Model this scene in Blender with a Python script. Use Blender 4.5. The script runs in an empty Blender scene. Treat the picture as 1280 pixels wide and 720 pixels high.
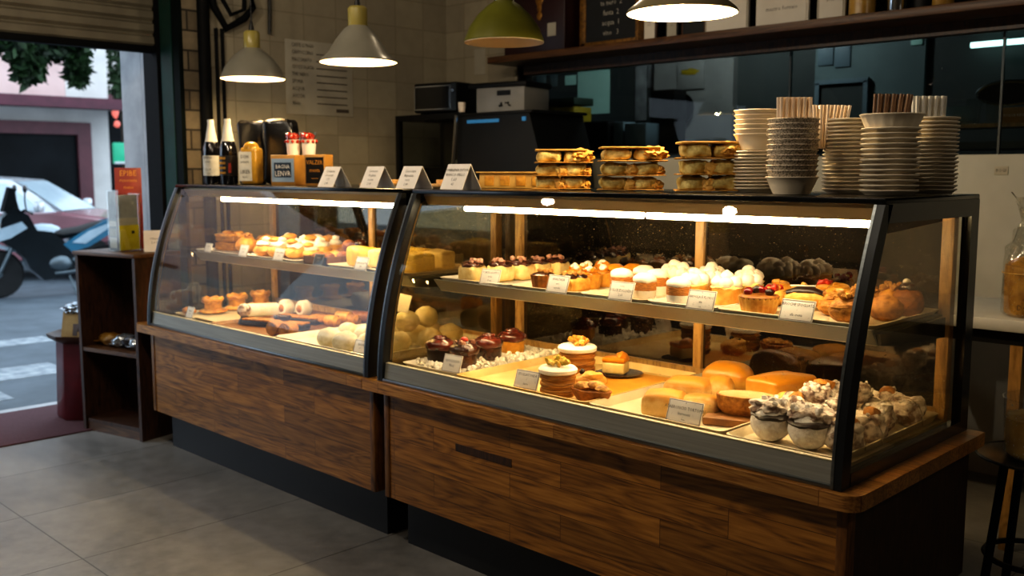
import bpy, bmesh, math, random
from mathutils import Vector, Matrix, noise

COL = bpy.context.scene.collection
rnd = random.Random(11)
R = math.radians
PI = math.pi

# ------------------------------------------------------------------ materials
def lin(c):
    return tuple((x / 12.92 if x <= .04045 else ((x + .055) / 1.055) ** 2.4) for x in c) + (1,)

def hx(s):
    return tuple(int(s[i:i + 2], 16) / 255 for i in (0, 2, 4))

def new_mat(name):
    m = bpy.data.materials.new(name)
    m.use_nodes = True
    nt = m.node_tree
    return m, nt, nt.nodes['Principled BSDF']

def N(nt, t, **kw):
    n = nt.nodes.new(t)
    for k, v in kw.items():
        setattr(n, k, v)
    return n

def mixc(nt, fac, a, b, blend='MIX'):
    n = N(nt, 'ShaderNodeMix', data_type='RGBA', blend_type=blend)
    for i, v in ((0, fac), (6, a), (7, b)):
        if hasattr(v, 'is_linked') or isinstance(v, bpy.types.NodeSocket):
            nt.links.new(v, n.inputs[i])
        else:
            n.inputs[i].default_value = v
    return n.outputs[2]

def mth(nt, op, a, b=0.0, c=None):
    n = N(nt, 'ShaderNodeMath', operation=op)
    for i, v in enumerate((a, b) if c is None else (a, b, c)):
        if isinstance(v, bpy.types.NodeSocket):
            nt.links.new(v, n.inputs[i])
        else:
            n.inputs[i].default_value = v
    return n.outputs[0]

def coords(nt, scale=(1, 1, 1), loc=(0, 0, 0), kind='Object'):
    tc = N(nt, 'ShaderNodeTexCoord')
    mp = N(nt, 'ShaderNodeMapping')
    mp.inputs['Scale'].default_value = scale
    mp.inputs['Location'].default_value = loc
    nt.links.new(tc.outputs[kind], mp.inputs[0])
    return mp.outputs[0]

def noise_fac(nt, vec, scale, detail=3, rough=.55, dist=0.0):
    n = N(nt, 'ShaderNodeTexNoise')
    n.inputs['Scale'].default_value = scale
    n.inputs['Detail'].default_value = detail
    n.inputs['Roughness'].default_value = rough
    n.inputs['Distortion'].default_value = dist
    nt.links.new(vec, n.inputs['Vector'])
    return n.outputs['Fac']

def ramp(nt, fac, stops):
    r = N(nt, 'ShaderNodeValToRGB')
    el = r.color_ramp.elements
    while len(el) < len(stops):
        el.new(.5)
    for e, (p, c) in zip(el, stops):
        e.position = p
        e.color = c
    nt.links.new(fac, r.inputs[0])
    return r.outputs[0]

def add_bump(nt, b, h, strength, dist=.01):
    bp = N(nt, 'ShaderNodeBump')
    bp.inputs['Strength'].default_value = strength
    bp.inputs['Distance'].default_value = dist
    nt.links.new(h, bp.inputs['Height'])
    nt.links.new(bp.outputs[0], b.inputs['Normal'])

def mat(name, c1, c2=None, scale=30, rough=.5, metal=0, bump=0, grad=None, emit=0, ecol=None, stretch=(1, 1, 1), detail=3, coat=0, lo=.35, hi=.65, spec=.5):
    m, nt, b = new_mat(name)
    c1 = lin(hx(c1))
    b.inputs['Roughness'].default_value = rough
    b.inputs['Metallic'].default_value = metal
    b.inputs['Coat Weight'].default_value = coat
    b.inputs['Coat Roughness'].default_value = .15
    b.inputs['Specular IOR Level'].default_value = spec
    b.inputs['Base Color'].default_value = c1
    vec = coords(nt, stretch)
    f = noise_fac(nt, vec, scale, detail)
    col = None
    if c2:
        col = ramp(nt, f, [(lo, c1), (hi, lin(hx(c2)))])
    if grad:                                   # (z0, z1, hex): top colour by object height
        sx = N(nt, 'ShaderNodeSeparateXYZ')
        nt.links.new(coords(nt), sx.inputs[0])
        mr = N(nt, 'ShaderNodeMapRange')
        mr.inputs[1].default_value = grad[0]
        mr.inputs[2].default_value = grad[1]
        z = mth(nt, 'ADD', sx.outputs[2], mth(nt, 'MULTIPLY', mth(nt, 'SUBTRACT', f, .5), (grad[1] - grad[0]) * 1.2))
        nt.links.new(z, mr.inputs[0])
        col = mixc(nt, mr.outputs[0], col if col is not None else c1, lin(hx(grad[2])))
    if col is not None:
        nt.links.new(col, b.inputs['Base Color'])
    if bump:
        add_bump(nt, b, f, bump)
    if emit:
        b.inputs['Emission Color'].default_value = lin(hx(ecol)) if ecol else c1
        b.inputs['Emission Strength'].default_value = emit
    return m

def thin_glass(name, tint='ffffff', f0=.07, rough=0.0, haze=None, hz=0.0):
    m, nt, b = new_mat(name)
    nt.nodes.remove(b)
    out = nt.nodes['Material Output']
    tr = N(nt, 'ShaderNodeBsdfTransparent')
    tr.inputs[0].default_value = lin(hx(tint))
    gl = N(nt, 'ShaderNodeBsdfGlossy')
    gl.inputs['Roughness'].default_value = rough
    gl.inputs[0].default_value = (1, 1, 1, 1)
    lw = N(nt, 'ShaderNodeLayerWeight')
    lw.inputs[0].default_value = .5
    p = mth(nt, 'POWER', lw.outputs['Facing'], 5)
    fac = mth(nt, 'MULTIPLY_ADD', p, 1 - f0, f0)
    mx = N(nt, 'ShaderNodeMixShader')
    nt.links.new(fac, mx.inputs[0])
    nt.links.new(tr.outputs[0], mx.inputs[1])
    nt.links.new(gl.outputs[0], mx.inputs[2])
    res = mx.outputs[0]
    if hz:                                     # dust specks and smears on the pane
        df = N(nt, 'ShaderNodeBsdfTranslucent')
        df.inputs[0].default_value = lin(hx(haze))
        vec = coords(nt)
        a = noise_fac(nt, vec, 130, 1)
        big = noise_fac(nt, vec, 2.2, 3)
        spk = ramp(nt, mth(nt, 'ADD', a, mth(nt, 'MULTIPLY', mth(nt, 'SUBTRACT', big, .5), .22)), [(.68, (0, 0, 0, 1)), (.74, (3, 3, 3, 1))])
        sm = ramp(nt, big, [(.35, (0, 0, 0, 1)), (.8, (.25, .25, .25, 1))])
        tot = mth(nt, 'MULTIPLY', mth(nt, 'ADD', spk, sm), hz)
        m2 = N(nt, 'ShaderNodeMixShader')
        nt.links.new(tot, m2.inputs[0])
        nt.links.new(res, m2.inputs[1])
        nt.links.new(df.outputs[0], m2.inputs[2])
        res = m2.outputs[0]
    nt.links.new(res, out.inputs[0])
    return m

def wood(name, dark, mid, light, grain=(1.2, 14, 14), planks=None, rough=.42, axis='XZ', coat=.15):
    m, nt, b = new_mat(name)
    v0 = coords(nt)
    vg = coords(nt, grain)
    base = v0
    if planks:
        sx = N(nt, 'ShaderNodeSeparateXYZ')
        nt.links.new(v0, sx.inputs[0])
        cb = N(nt, 'ShaderNodeCombineXYZ')
        nt.links.new(sx.outputs['XYZ'.index(axis[0])], cb.inputs[0])
        nt.links.new(sx.outputs['XYZ'.index(axis[1])], cb.inputs[1])
        br = N(nt, 'ShaderNodeTexBrick')
        br.offset = .37
        br.inputs['Scale'].default_value = 1
        br.inputs['Brick Width'].default_value = planks[0]
        br.inputs['Row Height'].default_value = planks[1]
        br.inputs['Mortar Size'].default_value = .0012
        br.inputs['Color1'].default_value = (0, 0, 0, 1)
        br.inputs['Color2'].default_value = (1, 1, 1, 1)
        br.inputs['Mortar'].default_value = (.5, .5, .5, 1)
        nt.links.new(cb.outputs[0], br.inputs['Vector'])
        off = N(nt, 'ShaderNodeVectorMath', operation='SCALE')
        nt.links.new(br.outputs['Color'], off.inputs[0])
        off.inputs['Scale'].default_value = 9.0
        ad = N(nt, 'ShaderNodeVectorMath', operation='ADD')
        nt.links.new(vg, ad.inputs[0])
        nt.links.new(off.outputs[0], ad.inputs[1])
        vg = ad.outputs[0]
    f1 = noise_fac(nt, vg, .9, 2, .5, 1.2)
    rings = mth(nt, 'FRACT', mth(nt, 'MULTIPLY', f1, 9))
    rings = mth(nt, 'ABSOLUTE', mth(nt, 'SUBTRACT', rings, .5))
    fib = noise_fac(nt, coords(nt, (grain[0] * 6, grain[1] * 12, grain[2] * 12)), 1.0, 4)
    t = mth(nt, 'MULTIPLY_ADD', rings, .55, mth(nt, 'MULTIPLY_ADD', fib, .9, -.12))
    col = ramp(nt, t, [(.18, lin(hx(dark))), (.45, lin(hx(mid))), (.85, lin(hx(light)))])
    if planks:
        k = mth(nt, 'MULTIPLY_ADD', br.outputs['Color'], .42, .74)
        col = mixc(nt, 1.0, col, k, 'MULTIPLY')
        col = mixc(nt, br.outputs['Fac'], col, lin(hx(dark)))
    nt.links.new(col, b.inputs['Base Color'])
    b.inputs['Roughness'].default_value = rough
    b.inputs['Coat Weight'].default_value = coat
    b.inputs['Coat Roughness'].default_value = .3
    add_bump(nt, b, t, .08, .004)
    return m

def tiles_mat(name, c1, c2, grout, w, h, axis, mortar=.004, rough=.35, offset=0.0, loc=(0, 0, 0), cloud=0.0, bump=.3):
    m, nt, b = new_mat(name)
    v0 = coords(nt, loc=loc)
    sx = N(nt, 'ShaderNodeSeparateXYZ')
    nt.links.new(v0, sx.inputs[0])
    cb = N(nt, 'ShaderNodeCombineXYZ')
    nt.links.new(sx.outputs['XYZ'.index(axis[0])], cb.inputs[0])
    nt.links.new(sx.outputs['XYZ'.index(axis[1])], cb.inputs[1])
    br = N(nt, 'ShaderNodeTexBrick')
    br.offset = offset
    for k, v in (('Scale', 1), ('Brick Width', w), ('Row Height', h), ('Mortar Size', mortar)):
        br.inputs[k].default_value = v
    br.inputs['Color1'].default_value = lin(hx(c1))
    br.inputs['Color2'].default_value = lin(hx(c2))
    br.inputs['Mortar'].default_value = lin(hx(grout))
    nt.links.new(cb.outputs[0], br.inputs['Vector'])
    col = br.outputs['Color']
    f = noise_fac(nt, v0, 1.7, 6, .6)
    f2 = noise_fac(nt, v0, 14, 5, .65)
    if cloud:
        g = ramp(nt, mth(nt, 'MULTIPLY_ADD', f2, .4, mth(nt, 'MULTIPLY', f, .6)), [(.35, (1 - cloud,) * 3 + (1,)), (.65, (1, 1, 1, 1))])
        col = mixc(nt, 1.0, col, g, 'MULTIPLY')
    nt.links.new(col, b.inputs['Base Color'])
    nt.links.new(mth(nt, 'MULTIPLY_ADD', f2, .25, rough - .1), b.inputs['Roughness'])
    add_bump(nt, b, mth(nt, 'MULTIPLY_ADD', br.outputs['Fac'], -1.0, mth(nt, 'MULTIPLY', f2, .1)), bump, .004)
    return m

MT = {}
def K(key, *a, **kw):
    MT[key] = mat(key, *a, **kw)

# setting
MT['floor'] = tiles_mat('concrete_tile_floor', '7f7d79', '888682', '45443f', .637, 1.274, 'XY', .003, .36, 0, (2.615, .854, 0), .55, .15)
MT['tile_wall'] = tiles_mat('glazed_wall_tile', '9a9280', 'aca48f', '8a826e', .25, .19, 'YZ', .003, .4, 0, (0, .1, .02), .2, .2)
MT['tile_back'] = tiles_mat('glazed_wall_tile_back', '9a9280', 'aca48f', '8a826e', .25, .19, 'XZ', .003, .4, 0, (0, .1, .02), .2, .2)
MT['stone'] = tiles_mat('rough_stone_strip', '8c7f68', '5c5142', '3a3328', .17, .115, 'YZ', .006, .8, .5, (0, 0, .03), .5, .8)
K('dark_wall', '1c1a17', '141311', 6, .9, spec=.1)
K('plaster', '5d5850', '514c45', 5, .85)
K('ceiling', '2b2926', '23211f', 4, .9)
K('pale_panel', 'b0b0a8', 'a2a29a', 3, .55)
K('green_paint', '143830', '102c26', 8, .5, spec=.2)
K('black_paint', '08090a', '0c0d0e', 20, .7, spec=.15)
K('dark_green', '0a1411', '070e0b', 10, .7, spec=.1)
K('shutter', '7a7464', '6a6456', 5, .5, .3)
K('grey_stone', 'a7a9ad', '8f9296', 5, .85, bump=.2)
K('mat_red', '58343a', '45262c', 60, .9, bump=.4, stretch=(1, 6, 1))
K('kerb', 'b7babd', 'a2a5a8', 8, .8)
K('asphalt', '5a656e', '4a545c', 3, .75, bump=.2, detail=8)
K('road_paint', 'a0a8ae', '6f7a82', 9, .8, detail=6)
K('kitchen_wall', '3c4241', '343a39', 2, .7)
K('kitchen_floor', '222422', '1a1c1a', 4, .7)
# counters and cases
MT['counter_wood'] = wood('butcher_block_wood', '523012', '946224', 'be863a', (1.0, 9, 9), (.62, .088), .4, 'XZ')
MT['ledge_wood'] = wood('ledge_wood', '6a4018', 'ae783a', 'd8a456', (1.4, 16, 16), (.9, .07), .33, 'XY', .3)
MT['stile_wood'] = wood('stile_wood', '38210a', '70471a', '946628', (9, 9, 1.2), None, .45)
MT['dark_wood'] = wood('dark_brown_board', '1c0e07', '3a2212', '50321c', (9, 9, 1.4), None, .5)
MT['shelf_wood'] = wood('wall_shelf_wood', '2a1808', '54351a', '704c26', (1.2, 14, 14), None, .45)
MT['gold_wood'] = wood('pale_oak_rail', '7a5a2c', 'a8824a', 'c39a5c', (9, 9, 1.4), None, .4)
K('steel', '8f9598', '7d8386', 3, .32, 1, stretch=(1, 40, 40))
K('strip_steel', '9a9a92', '8c8c85', 3, .4, .25, stretch=(1, 40, 40))
K('dark_steel', '3c4144', '303437', 5, .4, .8)
K('case_black', '0a0d0f', '0d1012', 8, .22, .2, coat=.4)
K('deck', 'a8987a', '98886a', 5, .45)
K('case_roof_in', '9a8a6c', '8a7b5f', 3, .35, .4)
K('lamp_strip', 'fff0d0', emit=48, ecol='ffe4b6')
K('shelf_strip', 'fff0d0', emit=42, ecol='ffdca4')
K('post_steel', '34373a', '2a2c2e', 4, .32, .6)
K('lip_bright', 'd8cdb4', None, 4, .35)
K('cut_top', 'dcb684', 'cfa56e', 30, .6)
K('table_steel', 'b4b4b0', 'a6a6a2', 4, .4)
K('lip_grey', '8e9190', '828584', 4, .4, .2)
K('kick', '0c0e10', '101214', 6, .5)
MT['glass_case'] = thin_glass('case_glass', 'fbfbf6', .032, 0, 'd8c49a', .05)
MT['glass_side'] = thin_glass('case_side_glass', 'f3efe2', .06, 0, 'd8c49a', .05)
MT['glass_door'] = thin_glass('sliding_door_glass', '8f867a', .10, 0, 'c8b48a', .09)
MT['glass_wall'] = thin_glass('partition_glass', 'c6cac8', .012)
MT['clear'] = thin_glass('clear_glass', 'eef2f0', .08)
MT['film'] = thin_glass('clear_film', 'f2f2ee', .14, .06, 'd8d4c8', .45)
MT['plastic_cup'] = thin_glass('cloudy_plastic', 'f4f6f8', .14, .25, 'e4ecf2', .5)
MT['acrylic'] = thin_glass('acrylic', 'f4f6f6', .06, .05, 'b8bbbd', .1)
# shelf and tableware
K('porcelain', 'efe9dc', 'e6dfd0', 4, .22, coat=.4)
K('cream_tray', 'd8cbae', 'cabb9a', 6, .4)
K('parchment', 'e2c488', 'd2ae68', 9, .6)
K('orange_paper', 'e8a63a', 'd8942a', 7, .55)
K('dark_tray', '2a1e16', '1d140e', 8, .45)
K('wood_tray', '8a5a26', '6b421a', 12, .5, stretch=(1, 8, 1))
K('card', 'f2ece4', 'eae2d8', 12, .6)
K('card_dark', '23262c', '1b1e24', 12, .5)
K('ink', '2a2624')
K('ink_soft', '4e463e')
K('chalk', 'a9a69c')
K('tag_edge', '6e6152')
K('paper', 'd9d4c8', 'cfc9bc', 5, .7)
K('paper_dim', 'b2ad9e', 'a29d8f', 4, .8)
K('white_plate_paint', 'd8dadb', 'cfd2d4', 5, .35)
# pastry
K('sponge', 'f0d898', 'e2c078', 55, .75, bump=.25)
K('choc', '4a2216', '2c140c', 40, .25, bump=.3, coat=.3)
K('choc_red', '743022', '42190f', 30, .22, bump=.2, coat=.5)
K('choc_flake', 'c79a84', '8a5a48', 60, .6)
K('crust', 'c88a34', '925a16', 60, .6, bump=.4)
K('crust_dark', 'a8681f', '7a4512', 50, .6, bump=.4)
K('golden', 'e2a43a', 'b8781e', 34, .42, bump=.25, coat=.15)
K('golden_pale', 'eebb5c', 'c8842a', 25, .5, bump=.3)
K('custard', 'eeb040', 'd8922a', 30, .4)
K('cream', 'fbf4e6', 'f2e6d0', 40, .5, bump=.15)
K('cream_yellow', 'f6e0a0', 'edd080', 20, .55, bump=.2)
K('caramel', 'cc8424', '96591a', 45, .25, coat=.4)
K('nuts', 'd9a24a', '8f5a22', 90, .6, bump=.3)
K('pistachio', 'a9a43c', 'd79a3a', 80, .6)
K('berry', '9e1a1c', '6a0f14', 30, .25, coat=.5)
K('fruit_red', 'c5341d', 'a3220f', 30, .3, coat=.4)
K('orange_fruit', 'f09a22', 'd98214', 24, .35, coat=.3)
K('cakecut', 'c07c2e', '94561a', 60, .7, bump=.5, stretch=(1, 1, 5))
K('layered', 'c68832', '7a4c14', 40, .7, bump=.6, stretch=(.6, .6, 7))
K('bread', 'dfbd80', 'cfa860', 40, .6, grad=(.045, .062, 'c68a2c'), coat=.15)
K('bread_gold', 'd4a850', 'bc8a30', 30, .45, grad=(.04, .075, 'ca8418'), coat=.25)
K('cheesecake', 'e4c850', 'd2b038', 22, .5, bump=.15)
K('brown_roll', '9a5a28', '6e3a16', 30, .5, bump=.2)
K('dark_choc', '2b150d', '1c0d08', 30, .35)
K('powder', 'f4efe8', 'ddd3c8', 70, .8, bump=.5)
K('powder_mix', 'e9dccf', '6f5548', 38, .75, bump=.6, lo=.42, hi=.62)
K('coconut', 'fbf6ea', 'f0e6d2', 60, .7)
K('white_bun', 'eae2c8', 'c8ba88', 22, .65, bump=.3)
K('kraft', 'e4b862', 'c89642', 14, .6, bump=.3)
K('kraft_edge', 'cc9a48', 'b08034', 20, .65)
K('filling_roll', 'ecdc92', 'a8842e', 34, .6, bump=.5)
# top things
K('paper_bowl', 'eae0cc', 'e2d6c0', 6, .6)
K('lace_cup', 'dccfbc', '8f8474', 190, .7, lo=.5, hi=.56, stretch=(1, 1, 1.4), detail=1)
K('straw_pink', 'e8d8c4', 'd8c4b0', 8, .5)
K('straw_brown', '7a5e4a', '5f4636', 8, .5)
K('straw_white', 'c9c9c6', 'bcbcb9', 8, .5)
K('bottle_dark', '0d0c0e', '131114', 4, .12, coat=.6)
K('cap_white', 'd6d0c4', 'c8c2b4', 10, .5)
K('label_white', 'd9d4c6', 'c9c4b4', 30, .6)
K('label_yellow', 'b98a2c', '94691a', 30, .6)
K('label_red', 'a8321c', '7a2010', 30, .6)
K('gold_liquid', 'c49a3e', 'a87c28', 5, .15, coat=.6)
K('orange_box', 'ac803c', '946a2c', 8, .5)
K('blue_label', '8ea4bc', '7d93ac', 10, .5)
K('navy', '1f3346', '182838', 10, .5)
K('box_black', '1a1512', '120e0c', 10, .4)
K('poly_black', '08080a', '0c0c0e', 14, .3, coat=.25, bump=.3)
K('cup_white', 'ece2d6', 'e2d6c8', 8, .5)
K('shade_grey', '8f8c80', '827f73', 5, .28, .1, coat=.4)
K('shade_olive', '6a6a26', '5a5a1e', 5, .3, .1, coat=.4)
K('shade_brown', '8a8064', '7c7256', 5, .28, .1, coat=.4)
K('neck_olive', '9a8e4c', '8a7e3e', 5, .35)
K('shade_white', 'f2e6d0', 'efe0c8', 5, .4)
K('bulb_on', 'fff2dc', emit=45, ecol='ffdca6')
K('bulb_off', 'd8d0c4')
K('cable', '0b0b0b')
K('machine_black', '08090a', '0b0c0d', 10, .5, spec=.25)
K('machine_grey', '8a8a88', '7e7e7c', 6, .45)
K('blue_strip', '2c6f9c', emit=.25, ecol='2c7fb8')
K('chrome', 'c8ccd0', None, 5, .12, 1)
K('oven_glass', '070707', None, 5, .1, coat=.5)
K('red_bin', '5a0f16', '480a10', 8, .4, coat=.2)
K('kraft_bag', 'a08450', '8c7040', 12, .7)
K('foil', 'c2cad2', '8f979f', 12, .25, .8, bump=.8)
K('snack_gold', 'a8792c', '6e4a1a', 14, .3, .3, bump=.6)
K('snack_dark', '2b2a30', '8b8f98', 12, .25, .5, bump=.7)
K('sign_red', '8f2413', '7a1c0e', 8, .5)
K('sign_gold', 'd9932c')
K('grey_print', '9a9d9e', '74777a', 9, .5)
K('yellow_print', 'e0cc24', 'd0ba1c', 7, .5)
K('maroon', '2c0f10', '210b0c', 6, .4)
K('gold_emblem', '9a6c24', '6b4714', 40, .45, .4)
K('gold_frame', '8a6226', '5c3f16', 50, .5, .4, bump=.6)
K('chalkboard', '0c0f10', '11151a', 12, .7)
K('frame_brown', '4a2f1a', '3a2414', 12, .5)
K('honey_jar', 'b89446', '9a7632', 14, .3)
# kitchen and street
K('teal_glow_paper', '9fc4bb', '8fb6ae', 4, .6, emit=.18, ecol='9fd0c6')  # teal light put in as faint emission, the sheets are no lamps
K('teal_dim', '66787a', '586a6c', 4, .6)
K('blue_sheet', '70828c', '62747e', 4, .5)
K('yellow_box', 'a08a10', '8c780c', 8, .6)
K('green_box', '24382c', '1c2e24', 6, .6)
K('tube_on', 'dff5f2', emit=5, ecol='c2f2f0')
K('facade_pink', 'd8bdb8', 'cfb2ad', 2, .85)
K('facade_white', 'd2d0cc', 'c4c2be', 2, .85)
K('awning', '5c2c3a', '4c2430', 4, .6)
K('frame_maroon', '5e2e36', '50262e', 4, .5)
K('shop_dark', '0b0e10', '15191c', 1.5, .5, spec=.12)
K('green_sign', '1f9a78', '178a6a', 4, .4, emit=.4, ecol='1fa882')
K('pink_sign', 'd8685c', 'c0554a', 4, .4, emit=.5, ecol='f07a6a')
K('leaf', '2c4a24', '16280f', 6, .6)
K('bark', '3b2d22', '2b2018', 12, .9)
K('silver_reflection', 'c6cdd3', 'bac1c7', 2, .25, .3, coat=.6)  # silver stands in for the reflection on the maroon pink car's roof
K('car_body', '8a5a62', '7c4e56', 2, .3, .1, coat=.5)
K('car_hood', 'a07078', '946870', 2, .25, .2, coat=.6)
K('car_glass', 'b5c8d2', 'a5b9c4', 2, .1, coat=.6)  # pale blue stands in for sky reflected in the glass
K('tyre', '0c0d0e', '141516', 12, .75)
K('bike_black', '0b1114', '0f171b', 6, .25, coat=.5)
K('bike_white', 'a9bcc8', '98abb7', 4, .3, coat=.5)
K('bike_blue', '2f6f8c', '28607a', 4, .3, coat=.5)
K('bike_metal', '6f7a80', '5f6a70', 8, .35, .8)
K('seat_black', '0d0f11', None, 8, .55)
K('tub_food', 'dcc07e', 'a88848', 14, .6, bump=.5, lo=.3, hi=.7)
K('bag_food', 'b88c3c', '94692a', 20, .6, bump=.5)
K('candy_print', '4a2c14')
K('tray_metal', '6a6d70', '5c5f62', 6, .25, .9)

# ------------------------------------------------------------------ mesh helpers
def bm_new():
    return bmesh.new()

def xf(bm, verts, loc=(0, 0, 0), rot=(0, 0, 0), sc=(1, 1, 1)):
    from mathutils import Euler
    m = Matrix.Translation(loc) @ Euler(rot).to_matrix().to_4x4() @ Matrix.Diagonal((*sc, 1))
    bmesh.ops.transform(bm, matrix=m, verts=verts)

def add_box(bm, c, s, bev=0.0, rot=(0, 0, 0), seg=2):
    t = bmesh.new()
    bmesh.ops.create_cube(t, size=1)
    bmesh.ops.scale(t, vec=s, verts=t.verts)
    if bev:
        bmesh.ops.bevel(t, geom=t.edges[:], offset=min(bev, min(s) * .49), segments=seg, profile=.5, affect='EDGES')
    xf(t, t.verts, c, rot)
    merge(bm, t)
    return bm

def merge(bm, t):
    base = len(bm.verts)
    vs = [bm.verts.new(v.co) for v in t.verts]
    t.verts.index_update()
    for f in t.faces:
        try:
            bm.faces.new([vs[v.index] for v in f.verts])
        except ValueError:
            pass
    t.free()

def box(x0, x1, y0, y1, z0, z1, bev=0.0):
    return add_box(bm_new(), ((x0 + x1) / 2, (y0 + y1) / 2, (z0 + z1) / 2), (abs(x1 - x0), abs(y1 - y0), abs(z1 - z0)), bev)

def rbox(sx, sy, sz, bev=.01, seg=3):
    return add_box(bm_new(), (0, 0, sz / 2), (sx, sy, sz), bev, seg=seg)

def add_lathe(bm, prof, seg=24, loc=(0, 0, 0), wob=None, cap=True):
    rings = []
    for r, z in prof:
        ring = []
        for k in range(seg):
            a = 2 * PI * k / seg
            rr = r * (wob(a, z) if wob else 1)
            ring.append(bm.verts.new((loc[0] + rr * math.cos(a), loc[1] + rr * math.sin(a), loc[2] + z)))
        rings.append(ring)
    for a, b in zip(rings, rings[1:]):
        for k in range(seg):
            bm.faces.new((a[k], a[(k + 1) % seg], b[(k + 1) % seg], b[k]))
    if cap:
        if prof[0][0] > 1e-5:
            bm.faces.new(rings[0][::-1])
        if prof[-1][0] > 1e-5:
            bm.faces.new(rings[-1])
    return bm

def lathe(prof, seg=24, wob=None, cap=True):
    return add_lathe(bm_new(), prof, seg, (0, 0, 0), wob, cap)

def add_tube(bm, pts, r, seg=8, closed=False, flat=1.0):
    pts = [Vector(p) for p in pts]
    n = len(pts)
    rs = r if isinstance(r, (list, tuple)) else [r] * n
    rings = []
    up = Vector((0, 0, 1))
    for i, p in enumerate(pts):
        a = pts[(i - 1) % n] if (i > 0 or closed) else p
        b = pts[(i + 1) % n] if (i < n - 1 or closed) else p
        t = (b - a).normalized()
        s = t.cross(up)
        if s.length < 1e-3:
            s = t.cross(Vector((0, 1, 0)))
        s.normalize()
        u = s.cross(t).normalized()
        rings.append([bm.verts.new(p + rs[i] * (math.cos(2 * PI * k / seg) * s + flat * math.sin(2 * PI * k / seg) * u)) for k in range(seg)])
    prs = list(zip(rings, rings[1:])) + ([(rings[-1], rings[0])] if closed else [])
    for a, b in prs:
        for k in range(seg):
            bm.faces.new((a[k], a[(k + 1) % seg], b[(k + 1) % seg], b[k]))
    if not closed:
        bm.faces.new(rings[0][::-1])
        bm.faces.new(rings[-1])
    return bm

def tube(pts, r, seg=8, closed=False, flat=1.0):
    return add_tube(bm_new(), pts, r, seg, closed, flat)

def add_blob(bm, c, rad, amp=.15, freq=2.0, seed=0, sub=2, floor=None, rot=(0, 0, 0)):
    t = bmesh.new()
    bmesh.ops.create_icosphere(t, subdivisions=sub, radius=1)
    sv = Vector((seed * 7.3, seed * 3.1, seed * 1.7))
    for v in t.verts:
        n = noise.noise(v.co * freq + sv)
        v.co *= 1 + amp * n
    xf(t, t.verts, c, rot, rad)
    if floor is not None:
        for v in t.verts:
            v.co.z = max(v.co.z, floor)
    merge(bm, t)
    return bm

def blob(rx, ry, rz, amp=.15, freq=2.0, seed=0, sub=3, base=.0):
    """a lump resting on z=0"""
    return add_blob(bm_new(), (0, 0, rz * .8), (rx, ry, rz), amp, freq, seed, sub, base)

def crumbs(n, rx, ry, z, size, seed=0, dz=.004, dome=0.0, sub=1):
    r = random.Random(seed)
    bm = bm_new()
    for i in range(n):
        a, q = r.uniform(0, 2 * PI), math.sqrt(r.random())
        s = size * r.uniform(.6, 1.3)
        add_blob(bm, (rx * q * math.cos(a), ry * q * math.sin(a), z + r.uniform(0, dz) + dome * (1 - q * q)), (s, s * r.uniform(.7, 1.2), s * r.uniform(.6, 1)), .35, 2, i + seed, sub, None, (r.uniform(0, 3), r.uniform(0, 3), 0))
    return bm

def prism(poly, d0, d1, plane='XZ'):
    """extrude a polygon: plane XZ along y, YZ along x, XY along z"""
    bm = bm_new()
    def P(a, b, d):
        return {'XZ': (a, d, b), 'YZ': (d, a, b), 'XY': (a, b, d)}[plane]
    A = [bm.verts.new(P(a, b, d0)) for a, b in poly]
    B = [bm.verts.new(P(a, b, d1)) for a, b in poly]
    n = len(poly)
    bm.faces.new(A)
    bm.faces.new(B[::-1])
    for k in range(n):
        bm.faces.new((A[k], B[k], B[(k + 1) % n], A[(k + 1) % n]))
    bmesh.ops.recalc_face_normals(bm, faces=bm.faces)
    return bm

def quad(*pts):
    bm = bm_new()
    bm.faces.new([bm.verts.new(p) for p in pts])
    return bm

def mesh_of(bm, name, smooth=True):
    bmesh.ops.recalc_face_normals(bm, faces=bm.faces)
    me = bpy.data.meshes.new(name)
    bm.to_mesh(me)
    bm.free()
    if smooth:
        me.shade_smooth()
        me.set_sharp_from_angle(angle=R(40))
    return me

def obj(name, bm, m, parent=None, loc=(0, 0, 0), rot=(0, 0, 0), label=None, smooth=True):
    me = bm if isinstance(bm, bpy.types.Mesh) else mesh_of(bm, name, smooth)
    me.materials.clear()
    me.materials.append(MT[m] if isinstance(m, str) else m)
    o = bpy.data.objects.new(name, me)
    COL.objects.link(o)
    if parent:
        o.parent = parent
    o.location = loc
    o.rotation_euler = rot
    if label:
        o['label'] = label
    return o

def tag(o, label, cat, group=None, kind=None):
    o['label'] = label
    o['category'] = cat
    if group:
        o['group'] = group
    if kind:
        o['kind'] = kind
    return o

def thing(name, label, cat, loc=(0, 0, 0), rz=0, group=None):
    o = bpy.data.objects.new(name, None)
    o.empty_display_size = .05
    COL.objects.link(o)
    o.location = loc
    o.rotation_euler = (0, 0, rz)
    return tag(o, label, cat, group)

def dup(o, loc, rz=0, label=None, scale=None, group=None):
    def cp(s, par):
        c = s.copy()
        COL.objects.link(c)
        c.parent = par
        for ch in s.children:
            cp(ch, c)
        return c
    c = cp(o, None)
    c.location = loc
    c.rotation_euler = (0, 0, rz)
    if scale:
        c.scale = (scale,) * 3 if not isinstance(scale, tuple) else scale
    if label:
        c['label'] = label
    if group:
        c['group'] = group
    return c

def struct(name, bm, m, label=None, smooth=True):
    o = obj(name, bm, m, smooth=smooth)
    o['kind'] = 'structure'
    if label:
        o['label'] = label
    return o

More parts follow.
